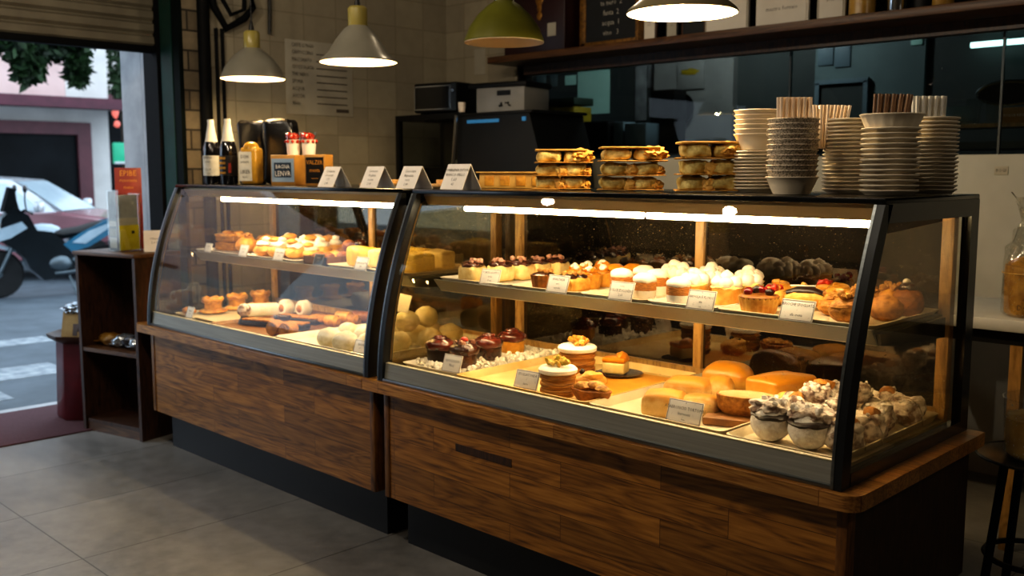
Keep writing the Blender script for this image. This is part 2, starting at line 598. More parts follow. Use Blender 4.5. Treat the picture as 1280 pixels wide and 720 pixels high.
_txt = {}
def text_bm(lines, size, gap=1.25, align='CENTER', bold=0.0):
    """lines of lettering as a flat mesh in XZ, centred on the origin, facing -y"""
    bm = bm_new()
    n = len(lines)
    for i, ln in enumerate(lines):
        s = size
        if isinstance(ln, tuple):
            ln, s = ln[0], size * ln[1]
        if not ln:
            continue
        key = (ln, align)
        if key not in _txt:
            cu = bpy.data.curves.new('lettering', 'FONT')
            cu.body = ln
            cu.align_x = align
            cu.align_y = 'CENTER'
            cu.resolution_u = 1
            cu.offset = bold
            o = bpy.data.objects.new('lettering', cu)
            COL.objects.link(o)
            dg = bpy.context.evaluated_depsgraph_get()
            me = bpy.data.meshes.new_from_object(o.evaluated_get(dg))
            _txt[key] = ([tuple(v.co) for v in me.vertices], [tuple(p.vertices) for p in me.polygons])
            bpy.data.objects.remove(o)
            bpy.data.curves.remove(cu)
            bpy.data.meshes.remove(me)
        vs, fs = _txt[key]
        z = ((n - 1) / 2 - i) * size * gap
        b = [bm.verts.new((v[0] * s, 0, v[1] * s + z)) for v in vs]
        for f in fs:
            try:
                bm.faces.new([b[k] for k in f])
            except ValueError:
                pass
    return bm

def lettering(parent, lines, size, m='ink', loc=(0, 0, 0), rot=(0, 0, 0), gap=1.25, align='CENTER', squash=1.0):
    bm = text_bm(lines, size, gap, align)
    if squash != 1:
        bmesh.ops.scale(bm, vec=(squash, 1, 1), verts=bm.verts)
    me = bpy.data.meshes.new('lettering')
    bm.to_mesh(me)
    bm.free()
    return obj('lettering', me, m, parent, loc, rot)

ORD = ['bottom', 'second', 'third', 'fourth', 'fifth', 'sixth', 'seventh', 'eighth', 'ninth', 'tenth', 'eleventh', 'twelfth', 'thirteenth', 'fourteenth', 'fifteenth', 'sixteenth', 'seventeenth', 'eighteenth', 'nineteenth', 'twentieth', 'twenty-first', 'twenty-second', 'twenty-third', 'twenty-fourth']

# ------------------------------------------------------------------ the setting
XW, XO, YB, YJ = -4.45, -4.95, 2.63, .555
struct('floor', box(XW, 3.4, -4.2, YB, -.12, 0), 'floor')
struct('ceiling', box(XO, 3.4, -4.2, YB, 3.0, 3.1), 'ceiling')
bm = box(XO, XW, YJ, YB + .12, -.12, 3.0)
add_box(bm, ((XO + XW) / 2, (YJ - 2.2) / 2, 2.95), (XW - XO - .02, YJ + 2.2, .10))
add_box(bm, ((XO + XW) / 2, -3.2, 1.44), (XW - XO, 2.0, 3.12))
struct('wall_left', bm, 'dark_wall', smooth=False)
struct('trim_1', box(XW, XW + .008, .70, YB, 0, 3.0), 'tile_wall', 'glazed cream wall tiling behind the bottles')
struct('trim_2', box(XW - .01, XW + .015, .565, .665, 0, 3.0), 'stone', 'strip of rough stone beside the doorway')
struct('trim_3', box(-4.66, -4.52, YJ - .02, YJ, 0, 3.0), 'green_paint', 'green painted steel post of the doorway')
struct('trim_4', box(-4.52, XW + .012, YJ - .015, YJ + .012, 0, 3.0), 'dark_green', 'blackish green corner of the doorway')
bm = box(-4.86, -4.68, YJ - .035, YJ, 0, 3.0)
struct('trim_5', bm, 'black_paint', 'black shutter guide rail')
struct('trim_6', box(-4.93, -4.885, YJ - .02, YJ, -.1, 3.0), 'grey_stone', 'pale thin edge strip of the doorway')
struct('wall_outside', box(-5.25, -4.965, YJ - .005, 1.2, -.12, 4.2), 'grey_stone')
# back wall with a glazed opening to the kitchen
X0G, X1G, Z0G, Z1G = -3.70, 2.6, 1.53, 2.14
bm = box(XO, X0G, YB, YB + .12, 0, 3.0)
add_box(bm, ((X1G + 3.5) / 2, YB + .06, 1.5), (3.5 - X1G, .12, 3.0))
add_box(bm, ((X0G + X1G) / 2, YB + .06, (Z1G + 3) / 2), (X1G - X0G, .12, 3 - Z1G))
struct('wall_back', bm, 'dark_wall', smooth=False)
struct('wall_back_lower', box(X0G, X1G, YB, YB + .12, 0, Z0G), 'pale_panel', smooth=False)
struct('trim_7', box(XW, X0G - .02, YB - .008, YB, 0, 3.0), 'tile_back', 'cream tiling left of the shelf')
gw = box(X0G, X1G, YB + .05, YB + .054, Z0G, Z1G)
w1 = struct('window_1', gw, 'glass_wall', 'long glass partition to the dark kitchen', smooth=False)
bm = bm_new()
for x in (X0G + .02, -1.70, -.61, .5, 1.6):
    add_box(bm, (x, YB + .052, (Z0G + Z1G) / 2), (.010, .02, Z1G - Z0G))
obj('window_frame', bm, 'dark_steel', w1)
struct('wall_right', box(3.4, 3.5, -4.2, YB, 0, 3.0), 'plaster')
struct('wall_front', box(XO, 3.5, -4.3, -4.2, 0, 3.0), 'plaster')
# kitchen beyond the glass
struct('wall_kitchen', box(-5.4, 3.5, 4.05, 4.15, 0, 3.0), 'kitchen_wall')
bm = box(-5.4, -5.3, YB + .12, 4.05, 0, 3.0)
add_box(bm, (3.45, 3.4, 1.5), (.1, 1.3, 3))
struct('wall_kitchen_side', bm, 'kitchen_wall', smooth=False)
struct('floor_kitchen', box(-5.4, 3.5, YB + .12, 4.05, -.1, 0), 'kitchen_floor')
struct('ceiling_kitchen', box(-5.4, 3.5, YB + .12, 4.15, 3.0, 3.1), 'kitchen_wall')
# street outside
struct('road', box(-40, -5.33, -14, 22, -.3, -.1), 'asphalt')
struct('kerb', box(-5.33, -5.2, -14, 22, -.3, -.005), 'kerb')
struct('pavement', box(-5.2, XW, -14, 22, -.3, -.004), 'asphalt')
o = obj('doormat', box(-5.2, -4.44, -2.3, .5, -.002, .008, .003), 'mat_red')
tag(o, 'long dark red ribbed doormat lying in the shop doorway', 'mat')
# white patches painted on the road
for i, (x, y, sx, sy, lb) in enumerate([(-6.95, .15, .5, 1.1, 'worn white road marking nearest the doorway kerb'), (-8.4, .65, .35, 1.0, 'faint white road marking farther out towards the motorbike'), (-6.2, -.35, .35, .8, 'small worn white road marking just past the kerb')]):
    o = obj('road_marking', box(x - sx / 2, x + sx / 2, y - sy / 2, y + sy / 2, -.1, -.097), 'road_paint', rot=(0, 0, 0))
    tag(o, lb, 'road marking')

# rolled shutter at the top of the doorway
t = thing('roller_shutter', 'dark ribbed roller shutter pulled up at the top of the doorway', 'shutter', (-4.72, 0, 2.19))
pts = []
for k in range(11):
    z = k * .075
    pts += [(0, z), (.018, z + .018), (.018, z + .055), (0, z + .07)]
poly = [(a, b) for a, b in pts] + [(-.03, .82), (-.03, 0)]
bm = bm_new()
A = [bm.verts.new((x, YJ - .01, z)) for x, z in poly]
B = [bm.verts.new((x, -2.2, z)) for x, z in poly]
for k in range(len(poly)):
    q = (k + 1) % len(poly)
    bm.faces.new((A[k], B[k], B[q], A[q]))
obj('curtain', bm, 'shutter', t, smooth=False)
obj('bottom_bar', box(-.035, .03, -2.2, YJ - .01, -.035, .005, .004), 'black_paint', t)

# pipes and cables on the tiled wall
o = obj('drain_pipe', tube([(XW + .045, .683, 0), (XW + .045, .683, 3.0)], .036, 12), 'black_paint')
tag(o, 'thick black vertical pipe between stone strip and tiled wall', 'pipe')
for y, lb in ((.775, 'thin black conduit on the tiled wall, nearer the thick pipe'), (.815, 'thin black conduit on the tiled wall, farther from the thick pipe')):
    o = obj('conduit', tube([(XW + .022, y, 0), (XW + .022, y, 2.3)], .011, 8), 'black_paint')
    tag(o, lb, 'pipe')
t = thing('wall_bracket', 'bent black metal bracket with hanging loops high on the tiled wall', 'bracket', (XW + .05, .85, 2.30))
obj('arm', tube([(0, -.14, .32), (0, -.10, .12), (0, -.02, .0), (0, .10, .07), (0, .16, .14), (.0, .14, .34)], .022, 8), 'black_paint', t)
obj('strap', tube([(.02, -.04, .34), (.02, -.05, .16), (.02, .0, .08), (.02, .09, .12), (.02, .10, .34)], .014, 6), 'black_paint', t)
o = obj('hanging_cord', tube([(XW + .03, 1.14, 3.0), (XW + .03, 1.145, 2.6), (XW + .03, 1.135, 2.30)], .011, 6), 'cable')
tag(o, 'short black cord hanging on the tiled wall above the first lamp', 'cord')
# paper menu on the tiled wall
t = thing('paper_menu', 'large faded paper price list on the tiled wall behind the lamps', 'menu', (XW + .0082, 1.515, 2.05))
obj('sheet', box(0, .006, -.26, .26, -.235, .235, .002), 'paper_dim', t)
L1 = ['CAFFE LUNGO', 'CAPPUCCINO', 'MACCHIATO', 'CIOCCOLATA', 'THE NERO', 'SPUMA', 'ACQUA', 'SUCCHI', 'Bibite']
lettering(t, L1, .034, 'ink_soft', (.008, -.215, .02), (0, 0, R(90)), 1.35, 'LEFT', .75)
bm = bm_new()
for k in range(8):
    add_box(bm, (.0085, .09, .155 - k * .045), (.001, .24, .006))
add_box(bm, (.0085, .17, -.2), (.001, .1, .022))
obj('ruled_lines', bm, 'ink_soft', t)
o = obj('paper_note', box(-4.14, -4.03, YB - .013, YB - .008, 2.13, 2.31), 'paper_dim')
tag(o, 'small pale paper taped on the tiles left of the wall shelf', 'paper')

# ------------------------------------------------------------------ street things
XF = -17.0
def bld():
    t = thing('shop_building', 'pink and white building across the street with a maroon awning', 'building', (XF, 0, -.1))
    obj('ground_floor', box(-3, 0, -9, 5.5, 0, 2.75), 'facade_white', t)
    obj('upper_pink_wall', box(-3, .02, -9, 4.75, 2.75, 7.5), 'facade_pink', t, label='pale pink upper wall')
    obj('upper_white_wall', box(-3, .03, 4.75, 5.5, 2.75, 7.5), 'facade_white', t, label='white upper wall')
    obj('shop_front', box(.0, .06, -5, 4.88, 0, 2.2), 'shop_dark', t)
    f = obj('shop_frame', box(.0, .14, 4.88, 5.12, 0, 2.42), 'frame_maroon', t)
    obj('shop_lintel', box(.0, .16, -5, 4.88, 2.2, 2.42), 'frame_maroon', t)
    bm = bm_new()
    A = [(0.0, 2.86), (1.0, 2.80), (1.0, 2.62), (.0, 2.66)]
    vs0 = [bm.verts.new((x, -6, z)) for x, z in A]
    vs1 = [bm.verts.new((x, 5.78, z)) for x, z in A]
    bm.faces.new(vs0); bm.faces.new(vs1)
    for k in range(4):
        bm.faces.new((vs0[k], vs1[k], vs1[(k + 1) % 4], vs0[(k + 1) % 4]))
    obj('awning', bm, 'awning', t)
    w = obj('window_frame', box(.03, .1, 3.75, 4.72, 3.5, 4.7, .01), 'white_plate_paint', t)
    obj('pane', box(.09, .12, 3.85, 4.62, 3.6, 4.6), 'car_glass', w)
    return t
bld()
t = thing('far_building', 'grey building farther down the side street behind the green sign', 'building', (-26, 8.5, -.1))
obj('wall', box(-3, 0, -4, 7, 0, 8), 'facade_white', t)
obj('shop_front', box(0, .1, -4, 4, 0, 3.2), 'shop_dark', t)
obj('awning', box(0, 1.2, -4, 5, 3.3, 3.7), 'frame_maroon', t)
o = obj('street_sign', box(-.04, .04, -.14, .14, -.2, .2, .02), 'green_sign', loc=(-17.6, 5.96, 1.8))
tag(o, 'glowing green hanging sign at the corner of the pink building', 'sign')
obj('sign_panel', box(-.045, .045, -.13, .13, -.2, -.16), 'white_plate_paint', o)
o = obj('shop_sign', add_blob(add_blob(bm_new(), (0, 0, .0), (.05, .07, .16), .2, 2, 3), (0, .02, -.26), (.05, .06, .07), .2, 2, 5), 'pink_sign', loc=(-17.8, 5.99, 2.62))
tag(o, 'blurred pink lit sign above the green one', 'sign')
# tree with hanging foliage
def foliage(name_seed, spots, n, loc):
    r = random.Random(name_seed)
    bm = bm_new()
    for i in range(n):
        c = r.choice(spots)
        a, e = r.uniform(0, 2 * PI), math.acos(r.uniform(-1, 1))
        q = r.random() ** .4
        p = Vector((c[0] + c[3] * q * math.sin(e) * math.cos(a), c[1] + c[4] * q * math.sin(e) * math.sin(a), c[2] + c[5] * q * math.cos(e)))
        ln, w = r.uniform(.1, .2), r.uniform(.03, .06)
        d = Vector((r.uniform(-1, 1), r.uniform(-1, 1), r.uniform(-1.2, .3))).normalized()
        s = d.cross(Vector((r.uniform(-1, 1), r.uniform(-1, 1), r.uniform(-1, 1)))).normalized() * w
        bm.faces.new([bm.verts.new(p), bm.verts.new(p + d * ln * .5 + s), bm.verts.new(p + d * ln), bm.verts.new(p + d * ln * .5 - s)])
    return bm
t = thing('street_tree', 'leafy street tree with branches hanging over the road before the pink building', 'tree', (-11.0, -1.4, -.1))
obj('trunk', tube([(0, 0, 0), (.05, .1, 1.5), (.1, .3, 3.0), (.1, .6, 4.2)], [.16, .14, .12, .08], 10), 'bark', t)
bm = bm_new()
add_tube(bm, [(.1, .3, 3.0), (0, 1.9, 3.4), (0, 3.2, 3.25), (0, 4.1, 3.1)], [.08, .05, .03, .012], 6)
add_tube(bm, [(0, 2.4, 3.4), (-.1, 3.3, 2.95), (-.05, 3.45, 2.7)], [.04, .02, .01], 6)
obj('branch', bm, 'bark', t)
obj('foliage', foliage(3, [(0, 3.2, 3.12, .5, .5, .30), (-.2, 3.6, 3.1, .4, .45, .26), (.1, 2.7, 3.15, .6, .6, .34), (0, 3.95, 3.2, .3, .28, .2), (0, 3.42, 2.78, .2, .14, .2), (0, 3.98, 2.85, .08, .07, .26), (0, .5, 3.9, 1.6, 1.6, .8), (0, 3.2, 3.8, 1.2, 1.5, .5), (0, 1.8, 3.6, 1, 1, .5)], 3600, None), 'leaf', t, smooth=False)
t = thing('corner_tree', 'dark tree at the corner beyond the pink building', 'tree', (-19.5, 6.95, -.1))
obj('trunk', tube([(0, 0, 0), (0, 0, 3.5)], [.14, .1], 8), 'bark', t)
obj('foliage', foliage(8, [(0, 0, 4.3, .5, .45, .5), (0, -.1, 3.5, .25, .2, .55), (0, .4, 5.4, 1.0, 1.0, .9)], 1500, None), 'leaf', t, smooth=False)

# parked car
def car():
    t = thing('car', 'parked maroon pink car with a roof reflection painted silver behind the motorbike', 'car', (-14.45, 3.05, -.1), R(48))
    # local +x is forward
    prof = [(-2.1, .35), (-2.12, .75), (-1.95, .92), (-1.25, .98), (.75, .97), (1.55, .86), (1.95, .70), (2.02, .45), (1.98, .3), (-2.05, .3)]
    bm = bm_new()
    rings = []
    for y, k, zz in ((-.82, .96, .98), (-.74, 1, 1.0), (0, 1.02, 1.02), (.74, 1, 1.0), (.82, .96, .98)):
        rings.append([bm.verts.new((x * k, y, .3 + (z - .3) * zz)) for x, z in prof])
    for a, b in zip(rings, rings[1:]):
        for i in range(len(prof)):
            j = (i + 1) % len(prof)
            bm.faces.new((a[i], a[j], b[j], b[i]))
    bm.faces.new(rings[0]); bm.faces.new(rings[-1])
    obj('body', bm, 'car_body', t)
    obj('bonnet', prism([(.78, .985), (1.55, .885), (1.93, .72), (1.9, .70), (1.5, .84), (.78, .95)], -.70, .70), 'car_hood', t, label='pinkish bonnet')
    cab = [(-1.75, .96), (-1.15, 1.40), (-.4, 1.47), (.1, 1.43), (.85, .96)]
    bm = bm_new()
    rings = []
    for y, s in ((-.76, 0), (-.56, 1), (0, 1.04), (.56, 1), (.76, 0)):
        rings.append([bm.verts.new((x, y, .96 + (z - .96) * s)) for x, z in cab])
    for a, b in zip(rings, rings[1:]):
        for i in range(len(cab) - 1):
            bm.faces.new((a[i], a[i + 1], b[i + 1], b[i]))
    obj('cabin', bm, 'silver_reflection', t)
    obj('windscreen', quad((.83, -.64, .99), (.83, .64, .99), (.17, .52, 1.41), (.17, -.52, 1.41)), 'car_glass', t)
    for s in (-1, 1):
        obj('side_window', quad((.6, s * .745, 1.0), (.05, s * .60, 1.38), (-1.0, s * .60, 1.37), (-1.5, s * .745, 1.0)), 'car_glass', t)
        obj('wing_mirror', add_box(bm_new(), (.62, s * .92, 1.06), (.1, .2, .15), .04), 'silver_reflection', t)
        obj('headlight', add_box(bm_new(), (1.88, s * .58, .66), (.16, .3, .13), .04), 'white_plate_paint', t)
        for x in (-1.3, 1.3):
            w = obj('wheel', lathe([(.14, -.09), (.29, -.09), (.31, -.06), (.31, .06), (.29, .09), (.14, .09)], 20), 'tyre', t, (x, s * .74, .31), (R(90), 0, 0))
            obj('rim', lathe([(.0, -.02), (.18, -.05), (.19, .05), (0, .095)], 16), 'bike_metal', w)
    return t
car()

# motorbike parked broadside: local +y is its rear
def bike():
    t = thing('motorbike', 'black and white motorbike parked at the roadside on its stand', 'motorbike', (-11.85, 1.83, -.1), R(-8))
    for y, nm in ((0, 0), (1.28, 1)):
        w = obj('wheel', lathe([(.22, -.045), (.275, -.05), (.30, 0), (.275, .05), (.22, .045)], 24), 'tyre', t, (0, y, .30), (0, R(90), 0))
        obj('rim', lathe([(.19, -.03), (.225, -.03), (.225, .03), (.19, .03)], 20, cap=False), 'bike_metal', w)
        bm = bm_new()
        for k in range(5):
            a = 2 * PI * k / 5
            add_tube(bm, [(.03 * math.cos(a), .03 * math.sin(a), 0), (.2 * math.cos(a + .2), .2 * math.sin(a + .2), 0)], .014, 6)
        add_lathe(bm, [(.05, -.05), (.05, .05)], 10)
        obj('spokes', bm, 'bike_metal', w)
    bm = bm_new()
    for s in (-.08, .08):
        add_tube(bm, [(s, 0, .30), (s, .16, .62), (s, .30, .95)], [.022, .026, .03], 8)
    obj('fork', bm, 'bike_metal', t)
    obj('front_fender', prism([(-.30, .40), (-.22, .60), (.0, .68), (.22, .60), (.2, .56), (0, .63), (-.18, .56), (-.27, .40)], -.06, .06, 'YZ'), 'bike_white', t)
    obj('fairing', prism([(.02, .72), (.06, .98), (.20, 1.12), (.36, 1.02), (.46, .80), (.52, .52), (.62, .30), (.46, .30), (.30, .48), (.16, .62)], -.12, .12, 'YZ'), 'bike_black', t)
    obj('front_panel', prism([(.0, .70), (.04, .86), (.28, .94), (.34, .86), (.14, .74)], -.135, .135, 'YZ'), 'bike_white', t)
    obj('windscreen', prism([(.08, 1.06), (.17, 1.36), (.22, 1.34), (.26, 1.08)], -.1, .1, 'YZ'), 'shop_dark', t)
    obj('engine', add_blob(add_box(bm_new(), (0, .62, .40), (.24, .36, .28), .06), (.0, .52, .54), (.13, .16, .14), .1, 2, 4), 'bike_black', t)
    obj('frame', add_tube(tube([(0, .30, .95), (0, .46, .72), (0, .74, .46), (0, .95, .38)], .03, 8), [(0, .44, .76), (0, .85, .74), (0, 1.3, .86)], .026, 8), 'bike_black', t)
    obj('lower_fairing', prism([(.26, .60), (.36, .84), (.62, .80), (.74, .70), (.84, .52), (.88, .36), (.78, .24), (.50, .20), (.34, .36)], -.13, .13, 'YZ'), 'bike_black', t)
    obj('engine_cover', add_blob(add_blob(bm_new(), (.13, .70, .40), (.04, .14, .10), .1, 2, 3), (.13, .95, .44), (.03, .12, .06), .1, 2, 4), 'bike_metal', t)
    obj('fuel_cover', add_blob(bm_new(), (0, .52, .80), (.13, .24, .11), .08, 2, 2), 'bike_white', t)
    bm = bm_new()
    add_tube(bm, [(0, .56, .80), (0, .74, .765), (0, .95, .79), (0, 1.15, .85), (0, 1.42, .92)], [.09, .12, .125, .11, .06], 12, False, .55)
    obj('seat', bm, 'seat_black', t)
    obj('tail_fairing', prism([(.74, .64), (.95, .78), (1.25, .92), (1.55, .99), (1.58, .95), (1.36, .78), (1.05, .60), (.84, .54)], -.135, .135, 'YZ'), 'bike_blue', t)
    obj('side_panel', prism([(.84, .66), (1.05, .80), (1.45, .95), (1.25, .80), (1.0, .64)], -.145, .145, 'YZ'), 'bike_white', t)
    obj('rear_fender', prism([(1.3, .64), (1.55, .72), (1.66, .50), (1.62, .49), (1.5, .64), (1.3, .6)], -.07, .07, 'YZ'), 'bike_black', t)
    obj('exhaust', tube([(.14, .62, .28), (.16, .95, .30), (.17, 1.22, .40), (.17, 1.5, .50)], [.022, .03, .055, .05], 10), 'bike_metal', t)
    obj('swing_arm', add_tube(tube([(.08, .78, .36), (.08, 1.28, .30)], .028, 8), [(-.08, .78, .36), (-.08, 1.28, .30)], .028, 8), 'bike_metal', t)
    obj('handlebar', tube([(-.34, .36, 1.04), (-.2, .30, 1.08), (0, .29, 1.03), (.2, .30, 1.08), (.34, .36, 1.04)], .016, 8), 'bike_black', t)
    for s in (-1, 1):
        m = obj('mirror', add_blob(bm_new(), (s * .30, .30, 1.34), (.07, .025, .05), .05, 2, 2), 'bike_black', t)
        obj('mirror_stalk', tube([(s * .22, .32, 1.07), (s * .26, .30, 1.2), (s * .30, .30, 1.32)], .009, 6), 'bike_black', m)
    obj('kick_stand', tube([(.1, .78, .3), (.2, .86, .0)], .016, 6), 'bike_metal', t)
    obj('headlight', add_blob(bm_new(), (.0, .02, .86), (.09, .06, .08), .05, 2, 2), 'white_plate_paint', t)
bike()

# ------------------------------------------------------------------ counters
ZL, ZT = .655, 1.383
def counter(x0, x1, px0, px1, label, side):
    t = thing('counter', label, 'counter', ((x0 + x1) / 2, .45, 0))
    ox, oy = (x0 + x1) / 2, .45
    def b(a0, a1, b0, b1, c0, c1, bev=0):
        return box(a0 - ox, a1 - ox, b0 - oy, b1 - oy, c0, c1, bev)
    # ledge with a rounded front corner
    poly = []
    r = .045
    if side:
        poly = [(x0, .87), (x0, 0)]
        poly += [(x1 - r + r * math.sin(a), r - r * math.cos(a)) for a in [k * PI / 12 for k in range(7)]]
        poly += [(x1, .87)]
    else:
        poly = [(x0, .87)] + [(x0 + r - r * math.cos(a), r - r * math.sin(a)) for a in [k * PI / 12 for k in range(7)]] + [(x1, 0), (x1, .87)]
    bm = prism([(a - ox, c - oy) for a, c in poly], ZL - .042, ZL, 'XY')
    obj('ledge', bm, 'ledge_wood', t)
    obj('front_panel', b(px0 + .03, px1 - .03, .035, .06, .2, ZL - .042), 'counter_wood', t, smooth=False)
    obj('stile', b(px0, px0 + .03, .03, .075, .2, ZL - .042, .002), 'stile_wood', t)
    obj('stile', b(px1 - .03, px1, .03, .075, .2, ZL - .042, .002), 'stile_wood', t)
    obj('end_panel', b(px1 - .022, px1 - .002, .075, .85, .2, ZL - .042), 'dark_wood', t, smooth=False)  # darker wood on the ends stands in for the shade there
    obj('end_panel', b(px0 + .002, px0 + .022, .075, .85, .2, ZL - .042), 'dark_wood', t, smooth=False)
    obj('kick_plate', b(px0 + .04, px1 - .03, .11, .82, 0, .2), 'kick', t, smooth=False)
    return t
cl = counter(-4.0, -2.004, -3.87, -1.965, 'left wooden counter with the smaller curved pastry case on it', False)
cr = counter(-2.0, 0, -1.905, -.035, 'right wooden counter, nearest the camera, with the bigger pastry case', True)
o = obj('plank_inlay', box(-1.50 + 1.0, -1.22 + 1.0, .0335 - .45, .0352 - .45, .462, .490), 'dark_wood', cr, label='dark inlaid plank strip')

def prof_y(z):
    return .03 + .19 * max(0, (z - .655) / .728) ** 1.8

# ------------------------------------------------------------------ curved display cases
def case(x0, x1, label, tubes):
    ox, oy = (x0 + x1) / 2, .45
    t = thing('display_case', label, 'display case', (ox, oy, 0))
    P = lambda nm, bm, m, par=t, lb=None, sm=True: obj(nm, bm, m, par, label=lb, smooth=sm)
    def b(a0, a1, b0, b1, c0, c1, bev=0):
        return box(a0 - ox, a1 - ox, b0 - oy, b1 - oy, c0, c1, bev)
    zs = [.657 + k * (1.366 - .657) / 18 for k in range(19)]
    for xa, xb in ((x0, x0 + .028), (x1 - .028, x1)):
        bm = bm_new()
        rings = []
        for z in zs:
            y = prof_y(z) - oy
            rings.append([bm.verts.new(p) for p in ((xa - ox, y - .012, z), (xb - ox, y - .012, z), (xb - ox, y + .035, z), (xa - ox, y + .035, z))])
        for A, B in zip(rings, rings[1:]):
            for k in range(4):
                bm.faces.new((A[k], A[(k + 1) % 4], B[(k + 1) % 4], B[k]))
        bm.faces.new(rings[0]); bm.faces.new(rings[-1])
        P('front_post', bm, 'post_steel')
        bm = bm_new()
        xs = (xa - .001, xa + .007)
        vs = [[bm.verts.new((q - ox, prof_y(z) - .0135 - oy, z)) for q in xs] for z in zs]
        for A, B in zip(vs, vs[1:]):
            bm.faces.new((A[0], A[1], B[1], B[0]))
        P('edge_highlight', bm, 'steel')  # steel strip added to draw the highlight along the post
        P('rear_post', b(xa, xb, .80, .86, ZL, 1.368), 'case_black')
        P('side_header', b(xa, xb, .22, .80, 1.318, 1.368), 'case_black')
        P('side_sill', b(xa, xb, .07, .80, ZL + .001, .692), 'case_black')
        xm = (xa + xb) / 2 - ox
        poly = [(.80 - oy, .692), (.80 - oy, 1.318)] + [(prof_y(z) + .03 - oy, z) for z in reversed(zs) if .692 < z < 1.318] + [(prof_y(.692) + .03 - oy, .692)]
        P('side_glass', prism(poly, xm - .0005, xm + .0005, 'YZ'), 'glass_side', sm=False)
        bm = bm_new()
        ins = .004 if xa == x0 else -.004
        xe = (xb if xa == x0 else xa) - ox + ins
        vs = [[bm.verts.new((xe - .004, prof_y(z) + .024 - oy, z)), bm.verts.new((xe + .004, prof_y(z) + .024 - oy, z))] for z in zs[2:-1]]
        for A, B in zip(vs, vs[1:]):
            bm.faces.new((A[0], A[1], B[1], B[0]))
        P('glass_trim', bm, 'gold_wood')
    bm = bm_new()
    vs = [[bm.verts.new((x0 + .028 - ox, prof_y(z) - oy, z)), bm.verts.new((x1 - .028 - ox, prof_y(z) - oy, z))] for z in [.722 + k * (1.362 - .722) / 20 for k in range(21)]]
    for A, B in zip(vs, vs[1:]):
        bm.faces.new((A[0], A[1], B[1], B[0]))
    P('front_glass', bm, 'glass_case')
    P('top_panel', b(x0, x1, .20, .86, 1.366, ZT, .004), 'case_black')
    P('front_strip', prism([(.028 - oy, .66), (.036 - oy, .725), (.05 - oy, .725), (.05 - oy, .66)], x0 + .029 - ox, x1 - .029 - ox, 'YZ'), 'strip_steel')
    P('strip_edge', b(x0 + .03, x1 - .03, .0345, .0505, .724, .7275, .001), 'lip_bright')
    P('front_bead', b(x0 + .028, x1 - .028, .018, .036, ZL + .001, .668, .003), 'steel')
    P('deck', b(x0 + .03, x1 - .03, .05, .745, .686, .70), 'deck')
    P('roof_lining', b(x0 + .03, x1 - .03, .235, .745, 1.355, 1.365), 'case_roof_in')
    P('tube_housing', prism([(.235 - oy, 1.355), (.255 - oy, 1.322), (.335 - oy, 1.322), (.36 - oy, 1.355)], x0 + .03 - ox, x1 - .03 - ox, 'YZ'), 'case_roof_in')
    for a0, a1 in tubes:
        P('light_tube', tube([(a0 - ox, .295 - oy, 1.311), (a1 - ox, .295 - oy, 1.311)], .0105, 10), 'lamp_strip', lb='glowing warm light tube')
    P('shelf_light', tube([(x0 + .09 - ox, .325 - oy, 1.002), (x1 - .09 - ox, .325 - oy, 1.002)], .009, 8), 'shelf_strip', lb='warm light strip tucked under the shelf edge')
    # rear sliding doors in an oak frame
    bm = b(x0 + .03, x1 - .03, .745, .775, .692, .735)
    add_box(bm, (0, .76 - oy, 1.345), (x1 - x0 - .06, .03, .04))
    P('rear_frame', bm, 'gold_wood')
    for x in (x0 + .045, x1 - .045, (x0 + x1) / 2 + .02):
        P('mullion', b(x - .018, x + .018, .742, .778, .735, 1.33, .002), 'gold_wood')
    xm = (x0 + x1) / 2
    P('sliding_door', b(x0 + .06, xm + .03, .762, .764, .735, 1.33), 'glass_door', sm=False)
    P('sliding_door', b(xm, x1 - .06, .755, .757, .735, 1.33), 'glass_door', sm=False)
    # glass shelf in a steel rail
    P('shelf', b(x0 + .045, x1 - .045, .275, .735, 1.017, 1.025), 'steel')
    P('shelf_lip', prism([(.262 - oy, 1.030), (.300 - oy, .984), (.306 - oy, .986), (.275 - oy, 1.030)], x0 + .05 - ox, x1 - .05 - ox, 'YZ'), 'lip_grey')
    P('lip_edge', tube([(x0 + .05 - ox, .302 - oy, .985), (x1 - .05 - ox, .302 - oy, .985)], .0028, 6), 'lip_bright')
    for x in (x0 + .042, x1 - .042):
        P('shelf_bracket', prism([(.29 - oy, 1.016), (.30 - oy, .985), (.40 - oy, .975), (.74 - oy, .955), (.74 - oy, 1.016)], x - .004 - ox, x + .004 - ox, 'YZ'), 'dark_steel')
    return t
case(-3.87, -1.985, 'curved glass pastry case on the left counter, nearer the street', [(-3.55, -2.13)])
case(-1.925, -.05, 'bigger looking curved glass pastry case on the right counter, nearest the camera', [(-1.72, -.885), (-.865, -.12)])

